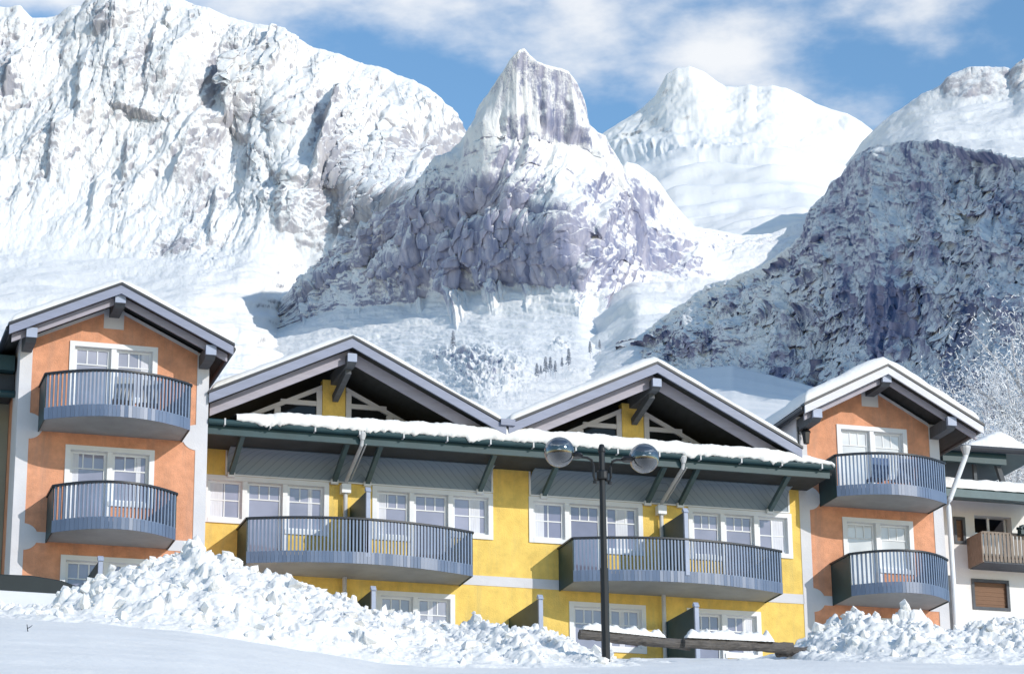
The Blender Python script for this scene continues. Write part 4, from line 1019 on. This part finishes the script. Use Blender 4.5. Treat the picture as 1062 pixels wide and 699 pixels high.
# right corner downpipe of the tower
dp = MB().tube([(14.16, -0.5, 2.0), (14.12, -0.45, 1.85), (13.74, -0.12, 0.72), (13.70, -0.10, 0.5), (13.70, -0.10, -6.0)], 0.075, 12)
d_ = dp.build("downpipe", TRIM, rt)
MB().lathe([(0.05, 0), (0.08, 0.0), (0.15, 0.2), (0.15, 0.26), (0.05, 0.26)], (14.16, -0.5, 1.98), 10).build("hopper", GALV, d_)

# ------------------------------------------------------------------ pale neighbour at the left edge
ln = thing("apartment_block", "grey green building at the left edge, half hidden behind the orange tower", "building", (-16, 1, -5.6))
holes = window(ln, -19.5, -17.2, 0.0, 0.0, [('2x2', 1, SILL), ('2x2', 1, SILL)])
wl = MB(); wall_front(wl, -22, -13.23, -6.3, 2.2, 0.0, holes); wl.box(-22, -13.23, 0.6, 7.5, -6.3, 2.2)
wl.build("wall", CREAM, ln)
MB().box(-22, -13.3, -1.5, 8, 2.0, 2.25).prism_x([(-1.5, 2.25), (-1.5, 2.4), (4, 4.0), (8, 2.4), (8, 2.25)], -22, -13.3).build("roof", TEAL, ln)
MB().tube([(-22, -1.3, 1.42), (-13.25, -1.3, 1.42)], 0.10, 10).build("gutter", TEAL, ln)
MB().box(-22, -13.26, -1.2, -0.003, 1.52, 1.98).build("soffit_box", DARK, ln)

# ------------------------------------------------------------------ white house at the right
YN = 3.0
wh = thing("chalet", "white house at the right edge with a wooden balcony and snow on its roof", "house", (18, YN, -5.6))
holes = [(15.45, 15.72, 0.30, 1.02), (15.92, 17.05, -1.68, -0.86), (16.1, 17.35, 0.0, 1.18)]
wl = MB(); wall_front(wl, 14.0, 18.35, -6.3, 1.6, YN, holes, depth=0.4, reveal=True)
wl.box(14.0, 18.35, YN+1.6, YN+7, -6.3, 1.6)
wl.add([(18.35,YN,-6.3),(18.35,YN+1.6,-6.3),(18.35,YN+1.6,1.6),(18.35,YN,1.6)], [(0,1,2,3)])
wl.build("wall", WHITEWALL, wh)
MB().box(14.05, 18.3, YN+1.2, YN+1.25, -6, 1.5).build("room_backing", INNER, wh)
for (a, b_, c_, d) in holes[:2]:
    f = MB(); f.box(a-0.06, a+0.03, YN-0.03, YN+0.08, c_-0.06, d+0.06); f.box(b_-0.03, b_+0.06, YN-0.03, YN+0.08, c_-0.06, d+0.06)
    f.box(a+0.03, b_-0.03, YN-0.03, YN+0.08, d-0.03, d+0.06); f.box(a+0.03, b_-0.03, YN-0.03, YN+0.08, c_-0.06, c_+0.03)
    fo = f.build("window", TIMBER, wh)
    sh = MB(); nsl = int((d-c_)/0.06)
    for i in range(nsl): sh.box(a+0.02, b_-0.02, YN+0.06+0.008*(i % 2), YN+0.10, c_+(d-c_)*i/nsl, c_+(d-c_)*(i+0.96)/nsl)
    sh.build("shutter", BROWN, fo)
f = MB(); f.box(16.16, 16.20, YN+0.3, YN+0.36, 0.0, 1.18); f.box(16.68, 16.75, YN+0.3, YN+0.36, 0.0, 1.18); f.box(17.25, 17.3, YN+0.3, YN+0.36, 0.0, 1.18)
fo = f.build("window", TRIM, wh); MB().box(16.2, 17.25, YN+0.33, YN+0.34, 0.0, 0.72).build("pane", GLASSWHITE, fo)
MB().box(14.2, 15.25, YN-0.02, YN+0.2, -6.2, -0.75).build("door_recess", TIMBER, wh)
bo = MB().box(15.85, 18.6, YN-0.95, YN-0.003, -0.52, -0.40).build("balcony", TIMBER, wh)
rl = MB(); rl.box(15.85, 18.6, YN-0.95, YN-0.89, 0.36, 0.44); rl.box(15.85, 18.6, YN-0.93, YN-0.90, -0.38, -0.30)
for i in range(22):
    x = 15.88+i*0.125; rl.box(x, x+0.085, YN-0.975+RND.uniform(-0.004, 0.004), YN-0.952, -0.48, 0.40+RND.uniform(-0.02, 0.02))
rl.box(15.80, 15.85, YN-0.95, YN-0.003, -0.5, 0.42)
rl.build("balustrade", WEATHERED, bo)
bx = MB(); bx.box(17.0, 17.6, YN-1.22, YN-0.98, 0.36, 0.50)
for i in range(70):
    x, y, z = RND.uniform(16.98, 17.62), RND.uniform(YN-1.25, YN-0.95), 0.5+RND.random()*0.14
    bx.box(x-0.035, x+0.035, y-0.03, y+0.03, z-0.03, z+0.03)
tag(recenter(bx.build("flower_box", TEAL)), "dark planter hung on the wooden balcony rail of the white house", "planter")
MB().prism_x([(YN-1.5, 1.30), (YN-1.5, 1.55), (YN+1.2, 2.15), (YN+1.2, 1.9)], 13.9, 18.1).build("roof", TEALMID, wh)
MB().box(13.9, 18.12, YN-1.56, YN-1.5, 1.27, 1.50).build("eave_fascia", TEALMID, wh)
# upper canopy on posts
MB().box(14.45, 17.7, YN-1.45, YN+2.4, 2.74, 2.90).box(14.5, 16.6, YN-1.35, YN-1.2, 2.42, 2.735).build("canopy_roof", TEAL, wh)
MB().tube([(14.4, YN-1.55, 2.78), (17.75, YN-1.55, 2.82)], 0.10, 10).build("gutter", DARK, wh)
ps = MB(); ps.bar((15.75, YN-0.9, 1.7), (15.75, YN-0.9, 2.75), 0.10, 0.10); ps.bar((16.75, YN-0.9, 1.7), (16.45, YN-0.9, 2.75), 0.14, 0.14)
ps.box(15.3, 17.2, YN-0.95, YN-0.85, 1.93, 2.0)
ps.build("canopy_post", TIMBER, wh)
def lump_snow(name, label, x0, x1, y0, y1, zf, T, seed):
    nx, ny = 90, 50
    X, Y = np.meshgrid(np.linspace(x0, x1, nx), np.linspace(y0, y1, ny))
    e = np.minimum(np.minimum((X-x0)/0.35, (x1-X)/0.5), np.minimum((Y-y0)/0.2, (y1-Y)/0.3)); e = np.clip(e, 0, 1)
    base = zf(X, Y); th = T(X, Y)*np.sqrt(np.clip(1-(1-e)**2, 0, 1))*(1+0.3*fbm(X/0.8, Y/0.8, 4, seed))
    P = np.stack([X, Y - 0.05*fbm(X/0.4, Y*0, 3, seed+1)*(Y < y0+0.3), base+th], -1)
    P[0,:,2] = base[0]-0.05*np.clip(fbm(X[0]/0.4, X[0]*0, 3, seed+2), 0, 1); 
    bt = P.copy(); bt[..., 2] = base+0.002
    o = grid_mesh(name, np.concatenate([P, bt[-1:], ], 0), SNOW)
    recenter(o); return tag(o, label, "roof snow")
lump_snow("roof_snow", "snow slab on the lower roof of the white house", 13.95, 18.1, YN-1.56, YN+1.1, lambda X, Y: 1.56+(Y-YN+1.5)*0.222, lambda X, Y: 0.30+0*X, 31)
lump_snow("roof_snow", "snow mound on the small dark canopy above the white house", 15.3, 17.6, YN-1.5, YN+2.2, lambda X, Y: 2.905+0*X, lambda X, Y: 0.14+0.42*np.exp(-((X-16.45)/0.6)**2), 33)

# ------------------------------------------------------------------ twin-globe street lamp
LX, LY = -1.85, -14.34
lm = thing("street_lamp", "black street lamp with two clear glass globes in front of the yellow building", "street lamp", (LX, LY, -7.5))
MB().tube([(LX, LY, -7.9), (LX, LY, -5.4)], 0.092, 14, 0.092).tube([(LX, LY, -5.4), (LX, LY, -2.76)], 0.075, 14, 0.065).lathe([(0.0, -2.6), (0.05, -2.62), (0.078, -2.70), (0.085, -2.78), (0.072, -2.80)], (LX, LY, 0), 12).lathe([(0.11, -3.42), (0.125, -3.39), (0.125, -3.25), (0.11, -3.22)], (LX, LY, 0), 12).build("pole", IRON, lm, smooth=False)
GG = bpy.data.materials.new("clear_globe_glass"); GG.use_nodes = True
t = GG.node_tree; t.nodes.clear()
o_ = t.nodes.new('ShaderNodeOutputMaterial'); tr = t.nodes.new('ShaderNodeBsdfTransparent'); gs_ = t.nodes.new('ShaderNodeBsdfGlossy')
gs_.inputs['Roughness'].default_value = 0.03
lw_ = t.nodes.new('ShaderNodeLayerWeight'); lw_.inputs['Blend'].default_value = 0.42
cr_ = t.nodes.new('ShaderNodeValToRGB'); cr_.color_ramp.elements[0].position = 0.0; cr_.color_ramp.elements[0].color = (0.10, 0.10, 0.10, 1)
cr_.color_ramp.elements[1].position = 0.75; cr_.color_ramp.elements[1].color = (0.55, 0.55, 0.55, 1)
ms = t.nodes.new('ShaderNodeMixShader'); t.links.new(lw_.outputs['Facing'], cr_.inputs[0]); t.links.new(cr_.outputs[0], ms.inputs[0])
ct_ = t.nodes.new('ShaderNodeValToRGB'); ct_.color_ramp.elements[0].position = 0.15; ct_.color_ramp.elements[0].color = (0.72, 0.74, 0.76, 1)
ct_.color_ramp.elements[1].position = 0.85; ct_.color_ramp.elements[1].color = (0.10, 0.11, 0.12, 1)
t.links.new(lw_.outputs['Facing'], ct_.inputs[0]); t.links.new(ct_.outputs[0], tr.inputs['Color'])
t.links.new(tr.outputs[0], ms.inputs[1]); t.links.new(gs_.outputs[0], ms.inputs[2]); t.links.new(ms.outputs[0], o_.inputs['Surface'])
rx, ry = 1.0, 0.0
for s_, dz in ((-1, 0.0), (1, 0.0)):
    def at(d, z): return (LX+s_*d*rx, LY+s_*d*ry, z)
    ar = MB().tube([at(0.09, -3.42), at(0.17, -3.44), at(0.20, -3.34), at(0.20, -3.12), at(0.24, -2.99), at(0.34, -2.94), at(0.62, -2.93)], 0.03, 8)
    ar.lathe([(0.0, 0), (0.05, 0.01), (0.05, 0.07), (0, 0.08)], at(0.17, -3.52), 8)
    ar.build("arm", IRON, lm)
    gx, gy, gz = at(0.985, -2.86)
    n_ = 24
    gl_ = MB().lathe([(0.335*math.sin(math.pi*i/n_), -0.335*math.cos(math.pi*i/n_)) for i in range(n_+1)], (gx, gy, gz), 40).build("globe", GG, lm, smooth=True)
    MB().lathe([(0.0, -0.03), (0.12, -0.03), (0.16, 0.02), (0.12, 0.07), (0.0, 0.07)], at(0.60, -2.93), 12).build("collar", IRON, gl_)
    MB().lathe([(0.05, -0.30), (0.20, -0.22), (0.27, -0.10), (0.29, -0.02), (0.25, -0.03), (0.17, -0.14), (0.05, -0.20)], (gx, gy, gz), 24).build("reflector", DARK, gl_, smooth=True)
    MB().lathe([(0.0, -0.10), (0.04, -0.09), (0.075, 0.0), (0.07, 0.05), (0.0, 0.09)], (gx, gy, gz), 16).build("bulb", CURT, gl_, smooth=True)
    MB().lathe([(0.30*math.sin(a), 0.30*math.cos(a)) for a in np.linspace(0.02, 0.7, 6)] + [(0.285*math.sin(a), 0.285*math.cos(a)) for a in np.linspace(0.7, 0.02, 6)], (gx, gy, gz), 24).build("upper_reflector", GALV, gl_, smooth=True)

# ------------------------------------------------------------------ log rail with snow
fn = thing("log_rail", "grey weathered log rail on a short post, half buried in snow before the yellow building", "fence", (1.4, -11, -6.7))
def log(mb, a, b_, r, seed, seg=14, n=26):
    a = Vector(a); b_ = Vector(b_); rr = np.random.RandomState(seed); d = (b_-a).normalized(); s_ = d.cross(Vector((0,0,1))).normalized(); u = s_.cross(d)
    vs = []; fs = []
    for i in range(n):
        p = a.lerp(b_, i/(n-1))
        for k in range(seg):
            an = 2*math.pi*k/seg; q = r*(1+0.10*math.sin(an*2+i*0.4+seed)+0.06*rr.randn())
            vs.append(p+(s_*math.cos(an)+u*math.sin(an))*q)
    for i in range(n-1):
        for k in range(seg): fs.append((i*seg+k, i*seg+(k+1) % seg, (i+1)*seg+(k+1) % seg, (i+1)*seg+k))
    fs.append(tuple(range(seg))); fs.append(tuple((n-1)*seg+k for k in range(seg)))
    mb.add(vs, fs); return mb
YF_ = -11.0
log(MB(), (-1.3, YF_+0.05, -6.14), (1.35, YF_-0.05, -6.29), 0.12, 1).build("rail", LOG, fn)
log(MB(), (1.15, YF_-0.16, -6.27), (3.9, YF_-0.05, -6.23), 0.12, 2).build("rail", LOG, fn)
log(MB(), (3.6, YF_+0.2, -6.30), (5.3, YF_+0.2, -6.12), 0.10, 4).build("rail", LOG, fn)
log(MB(), (1.25, YF_-0.14, -7.6), (1.25, YF_-0.14, -6.36), 0.15, 3, n=12).build("post", LOG, fn)
def rail_snow(a, b_, w_, T, seed, label):
    n, k = 90, 9
    ts = np.linspace(0, 1, n); a = np.array(a); b_ = np.array(b_)
    c_ = a+(b_-a)*ts[:, None]
    th = T*np.clip(np.minimum(ts, 1-ts)/0.06, 0, 1)**0.5*(0.75+0.9*np.clip(fbm(ts*9, ts*0+seed, 4, seed)+0.3, 0, 1))
    rows = []
    for i in range(k):
        an = math.pi*(i/(k-1)); y = -math.cos(an)*w_/2; z = math.sin(an)**0.7*th
        rows.append(np.stack([c_[:,0], c_[:,1]+y, c_[:,2]+z+0.01*fbm(ts*40, ts*0+i, 3, seed)], -1))
    o = grid_mesh("rail_snow", np.array(rows), SNOW); recenter(o); tag(o, label, "snow", "snow caps on the log rail")
rail_snow((-1.25, YF_+0.05, -6.05), (0.75, YF_, -6.16), 0.26, 0.17, 3, "snow cap on the log rail beside the street lamp")
rail_snow((1.2, YF_-0.14, -6.165), (3.4, YF_-0.07, -6.14), 0.30, 0.22, 5, "longest snow cap on the log rail, right of its post")

# ------------------------------------------------------------------ the car behind the heap
CX, CY, CZ = -13.85, -6.0, -6.27
car = thing("parked_car", "white parked car with black roof behind the snow heap at the left edge", "car", (CX, CY, CZ))
def xzp(pts): return [(CX+a, CZ+b_) for a, b_ in pts]
body = xzp([(-2.1,0.35),(-2.15,0.75),(-2.08,1.2),(-1.2,1.345),(1.15,1.33),(1.98,1.2),(2.2,0.95),(2.22,0.4),(2.05,0.25),(-2.0,0.25)])
MB().prism(body, CY-0.85, CY+0.85).build("body", CARWHITE, car, bevel=0.06)
gh = xzp([(-1.45,1.30),(-1.15,1.56),(-0.6,1.72),(0.6,1.74),(1.3,1.66),(1.95,1.46),(2.2,1.32),(2.15,1.26),(1.6,1.36),(1.2,1.34),(1.2,1.30)])
MB().prism(gh, CY-0.74, CY+0.74).build("roof", CARDARK, car, bevel=0.05)
MB().box(CX+0.55, CX+0.75, CY-0.875, CY-0.85, CZ+0.88, CZ+0.94).build("handle", CARDARK, car)
MB().box(CX-0.42, CX-0.36, CY-0.755, CY-0.742, CZ+1.33, CZ+1.66).build("pillar", CARDARK, car)
for dx in (-1.35, 1.35):
    for dy in (-0.78, 0.78):
        wv_ = MB(); cz_ = CZ+0.31
        pts = [(CX+dx+0.31*math.cos(a), cz_+0.31*math.sin(a)) for a in np.linspace(0, 2*math.pi, 25)[:-1]]
        wh_ = wv_.prism(pts, CY+dy-0.1, CY+dy+0.1).build("wheel", RUBBER, car)
        pts = [(CX+dx+0.18*math.cos(a), cz_+0.18*math.sin(a)) for a in np.linspace(0, 2*math.pi, 17)[:-1]]
        MB().prism(pts, CY+dy-0.11, CY+dy+0.11).build("rim", GALV, wh_)

# ------------------------------------------------------------------ chairs on the balconies
def chair(x, y, z, m, label, rz=0.0):
    ch = thing("balcony_chair", label, "chair", (x, y, z), "chairs on the balconies")
    MB().box(x-0.25, x+0.25, y-0.22, y+0.25, z+0.42, z+0.46).build("seat", m, ch)
    MB().prism_x([(y-0.22, z+0.46), (y-0.18, z+0.46), (y-0.30, z+0.98), (y-0.34, z+0.98)], x-0.25, x+0.25).build("backrest", m, ch)
    for dx in (-0.22, 0.22):
        for dy in (-0.19, 0.22):
            MB().box(x+dx-0.018, x+dx+0.018, y+dy-0.018, y+dy+0.018, z+0.002, z+0.419).build("leg", m, ch)
chair(11.05, -1.0, 0.47, SKYBLUE, "blue chair behind the upper railing of the right tower, the one nearer the yellow building")
chair(11.80, -1.1, 0.47, SKYBLUE, "blue chair behind the upper railing of the right tower, the one nearer the white house")
chair(-10.75, -3.1, 0.47, GALV, "grey chair behind the upper railing of the left tower, under the window mullion")
chair(-10.05, -3.0, 0.47, GALV, "grey chair behind the upper railing of the left tower, below the right window leaf")

# ------------------------------------------------------------------ trees
BARK = mat("frosted_bark", (0.52, 0.52, 0.55), 0.9, 0.3, 6.0)
FROST = mat("hoar_frost", (0.88, 0.88, 0.89), 0.85, 0.10, 3.0)
CONIFER = mat("snowy_conifer", (0.46, 0.50, 0.57), 0.9, 0.3, 3.0)
def frosted_tree(x, y, h, seed, label, dens=20000):
    rn = random.Random(seed); z0 = float(ground_z(np.array([x]), np.array([y]))[0])
    root = thing("frosted_tree", label, "tree", (x, y, z0), "hoarfrosted trees behind the white house")
    tk = MB(); tips = []
    def grow(p, d, l, r, lev):
        q = p + d*l; mid = p + d*l*0.5 + Vector((rn.uniform(-1,1), rn.uniform(-1,1), 0))*l*0.06
        tk.tube([p, mid, q], r, 6 if lev < 2 else 4, r*0.62)
        tips.append((q, l))
        if lev >= 2: tips.append((mid, l))
        if lev == 4: return
        for i in range(3 if lev else 5):
            a = rn.uniform(0, 6.28); t_ = rn.uniform(0.25, 0.6) if lev else rn.uniform(0.2, 0.45)
            s_ = d.orthogonal().normalized(); u = d.cross(s_)
            nd = (d*math.cos(t_) + (s_*math.cos(a)+u*math.sin(a))*math.sin(t_) + Vector((0,0,0.18))).normalized()
            grow(p + d*l*rn.uniform(0.55, 1.0), nd, l*rn.uniform(0.55, 0.78), r*0.55, lev+1)
    grow(Vector((x, y, z0-0.3)), Vector((0, 0, 1)), h*0.38, h*0.022, 0)
    tk.build("trunk", BARK, root)
    cr2 = MB()
    for i in range(dens):
        p, l = tips[rn.randrange(len(tips))]
        p = p + Vector((rn.gauss(0, 1), rn.gauss(0, 1), rn.gauss(0, 0.9)))*min(0.55, 0.28*l+0.12)
        s_ = rn.uniform(0.035, 0.10)
        a = Vector((rn.uniform(-1,1), rn.uniform(-1,1), rn.uniform(-1,1))).normalized(); b2 = a.orthogonal().normalized(); c2 = a.cross(b2)
        a = (a + Vector((0, 0, 0.5))).normalized(); w_ = s_*0.32
        vs = [p + b2*w_, p - b2*w_*0.5 + c2*w_*0.9, p - b2*w_*0.5 - c2*w_*0.9, p + a*s_*2.6]
        cr2.add(vs, [(0,1,2),(0,1,3),(1,2,3),(2,0,3)])
    cr2.build("crown", FROST, root)
for i, (x, y, h, lb) in enumerate([
    (30.6, 26, 20.0, "white hoarfrosted tree rising just right of the right tower's roof"),
    (32.6, 28, 23.5, "tallest white hoarfrosted tree, at the right edge above the white house"),
    (28.3, 24, 15.5, "white hoarfrosted tree low behind the canopy of the white house"),
    (29.2, 21, 14.5, "white hoarfrosted tree at the right edge, low behind the canopy's snow mound"),
    (24.6, 14, 8.5, "smallest frosted tree, right of the white house's wooden balcony")]):
    frosted_tree(x, y, h, 40+i, lb)

def conifer(px, py, dist, h, seed):
    rn = random.Random(seed)
    p = CAM + direction(np.array([float(px)]), np.array([float(py)]))[0]*dist
    root = thing("spruce", "tiny dark spruce among those on the snow slope above the gable nearer the right tower", "tree", tuple(p), "spruces on the snow slope")
    MB().tube([(p[0], p[1], p[2]-4), (p[0], p[1], p[2]+h*0.95)], h*0.02, 6, 0.05).build("trunk", BARK, root)
    cr2 = MB()
    for k in range(170):
        t_ = rn.random()**0.8; z = h*(0.1+0.9*t_); rad = h*0.17*(1-t_)+0.15; a = rn.uniform(0, 6.28); rr = rad*rn.uniform(0.4, 1)
        c_ = Vector((p[0]+rr*math.cos(a), p[1]+rr*math.sin(a), p[2]+z-rr*0.4)); s_ = h*0.05
        o2 = Vector((math.cos(a), math.sin(a), -0.5))*s_*1.6; sd = Vector((-math.sin(a), math.cos(a), 0))*s_
        cr2.add([c_-o2, c_+sd, c_+o2, c_-sd, c_+Vector((0,0,s_*0.8))], [(0,1,4),(1,2,4),(2,3,4),(3,0,4),(0,3,2,1)])
    cr2.build("crown", CONIFER, root)
for i, (px, py) in enumerate([(561,388),(566,386),(571,384),(576,386),(583,380),(590,378),(557,391),(612,366),(622,362),(470,360)]):
    conifer(px, py, 1740-12*i, 6+3*((i*7) % 4)/2, 300+i)

# a dry twig sticking out of the foreground snow
d_ = direction(np.array([28.0]), np.array([687.0]))[0]; k_ = 46.0
tx, ty = CAM[0]+d_[0]*k_, CAM[1]+d_[1]*k_; tz = float(ground_z(np.array([tx]), np.array([ty]))[0])
tw = MB().tube([(tx, ty, tz-0.05), (tx-0.02, ty, tz+0.05), (tx-0.03, ty, tz+0.12)], 0.010, 5, 0.006).tube([(tx-0.02, ty, tz+0.05), (tx+0.03, ty, tz+0.08), (tx+0.06, ty, tz+0.11)], 0.008, 5, 0.004)
tag(recenter(tw.build("twig", IRON)), "tiny dark twig sticking out of the smooth foreground snow", "twig")
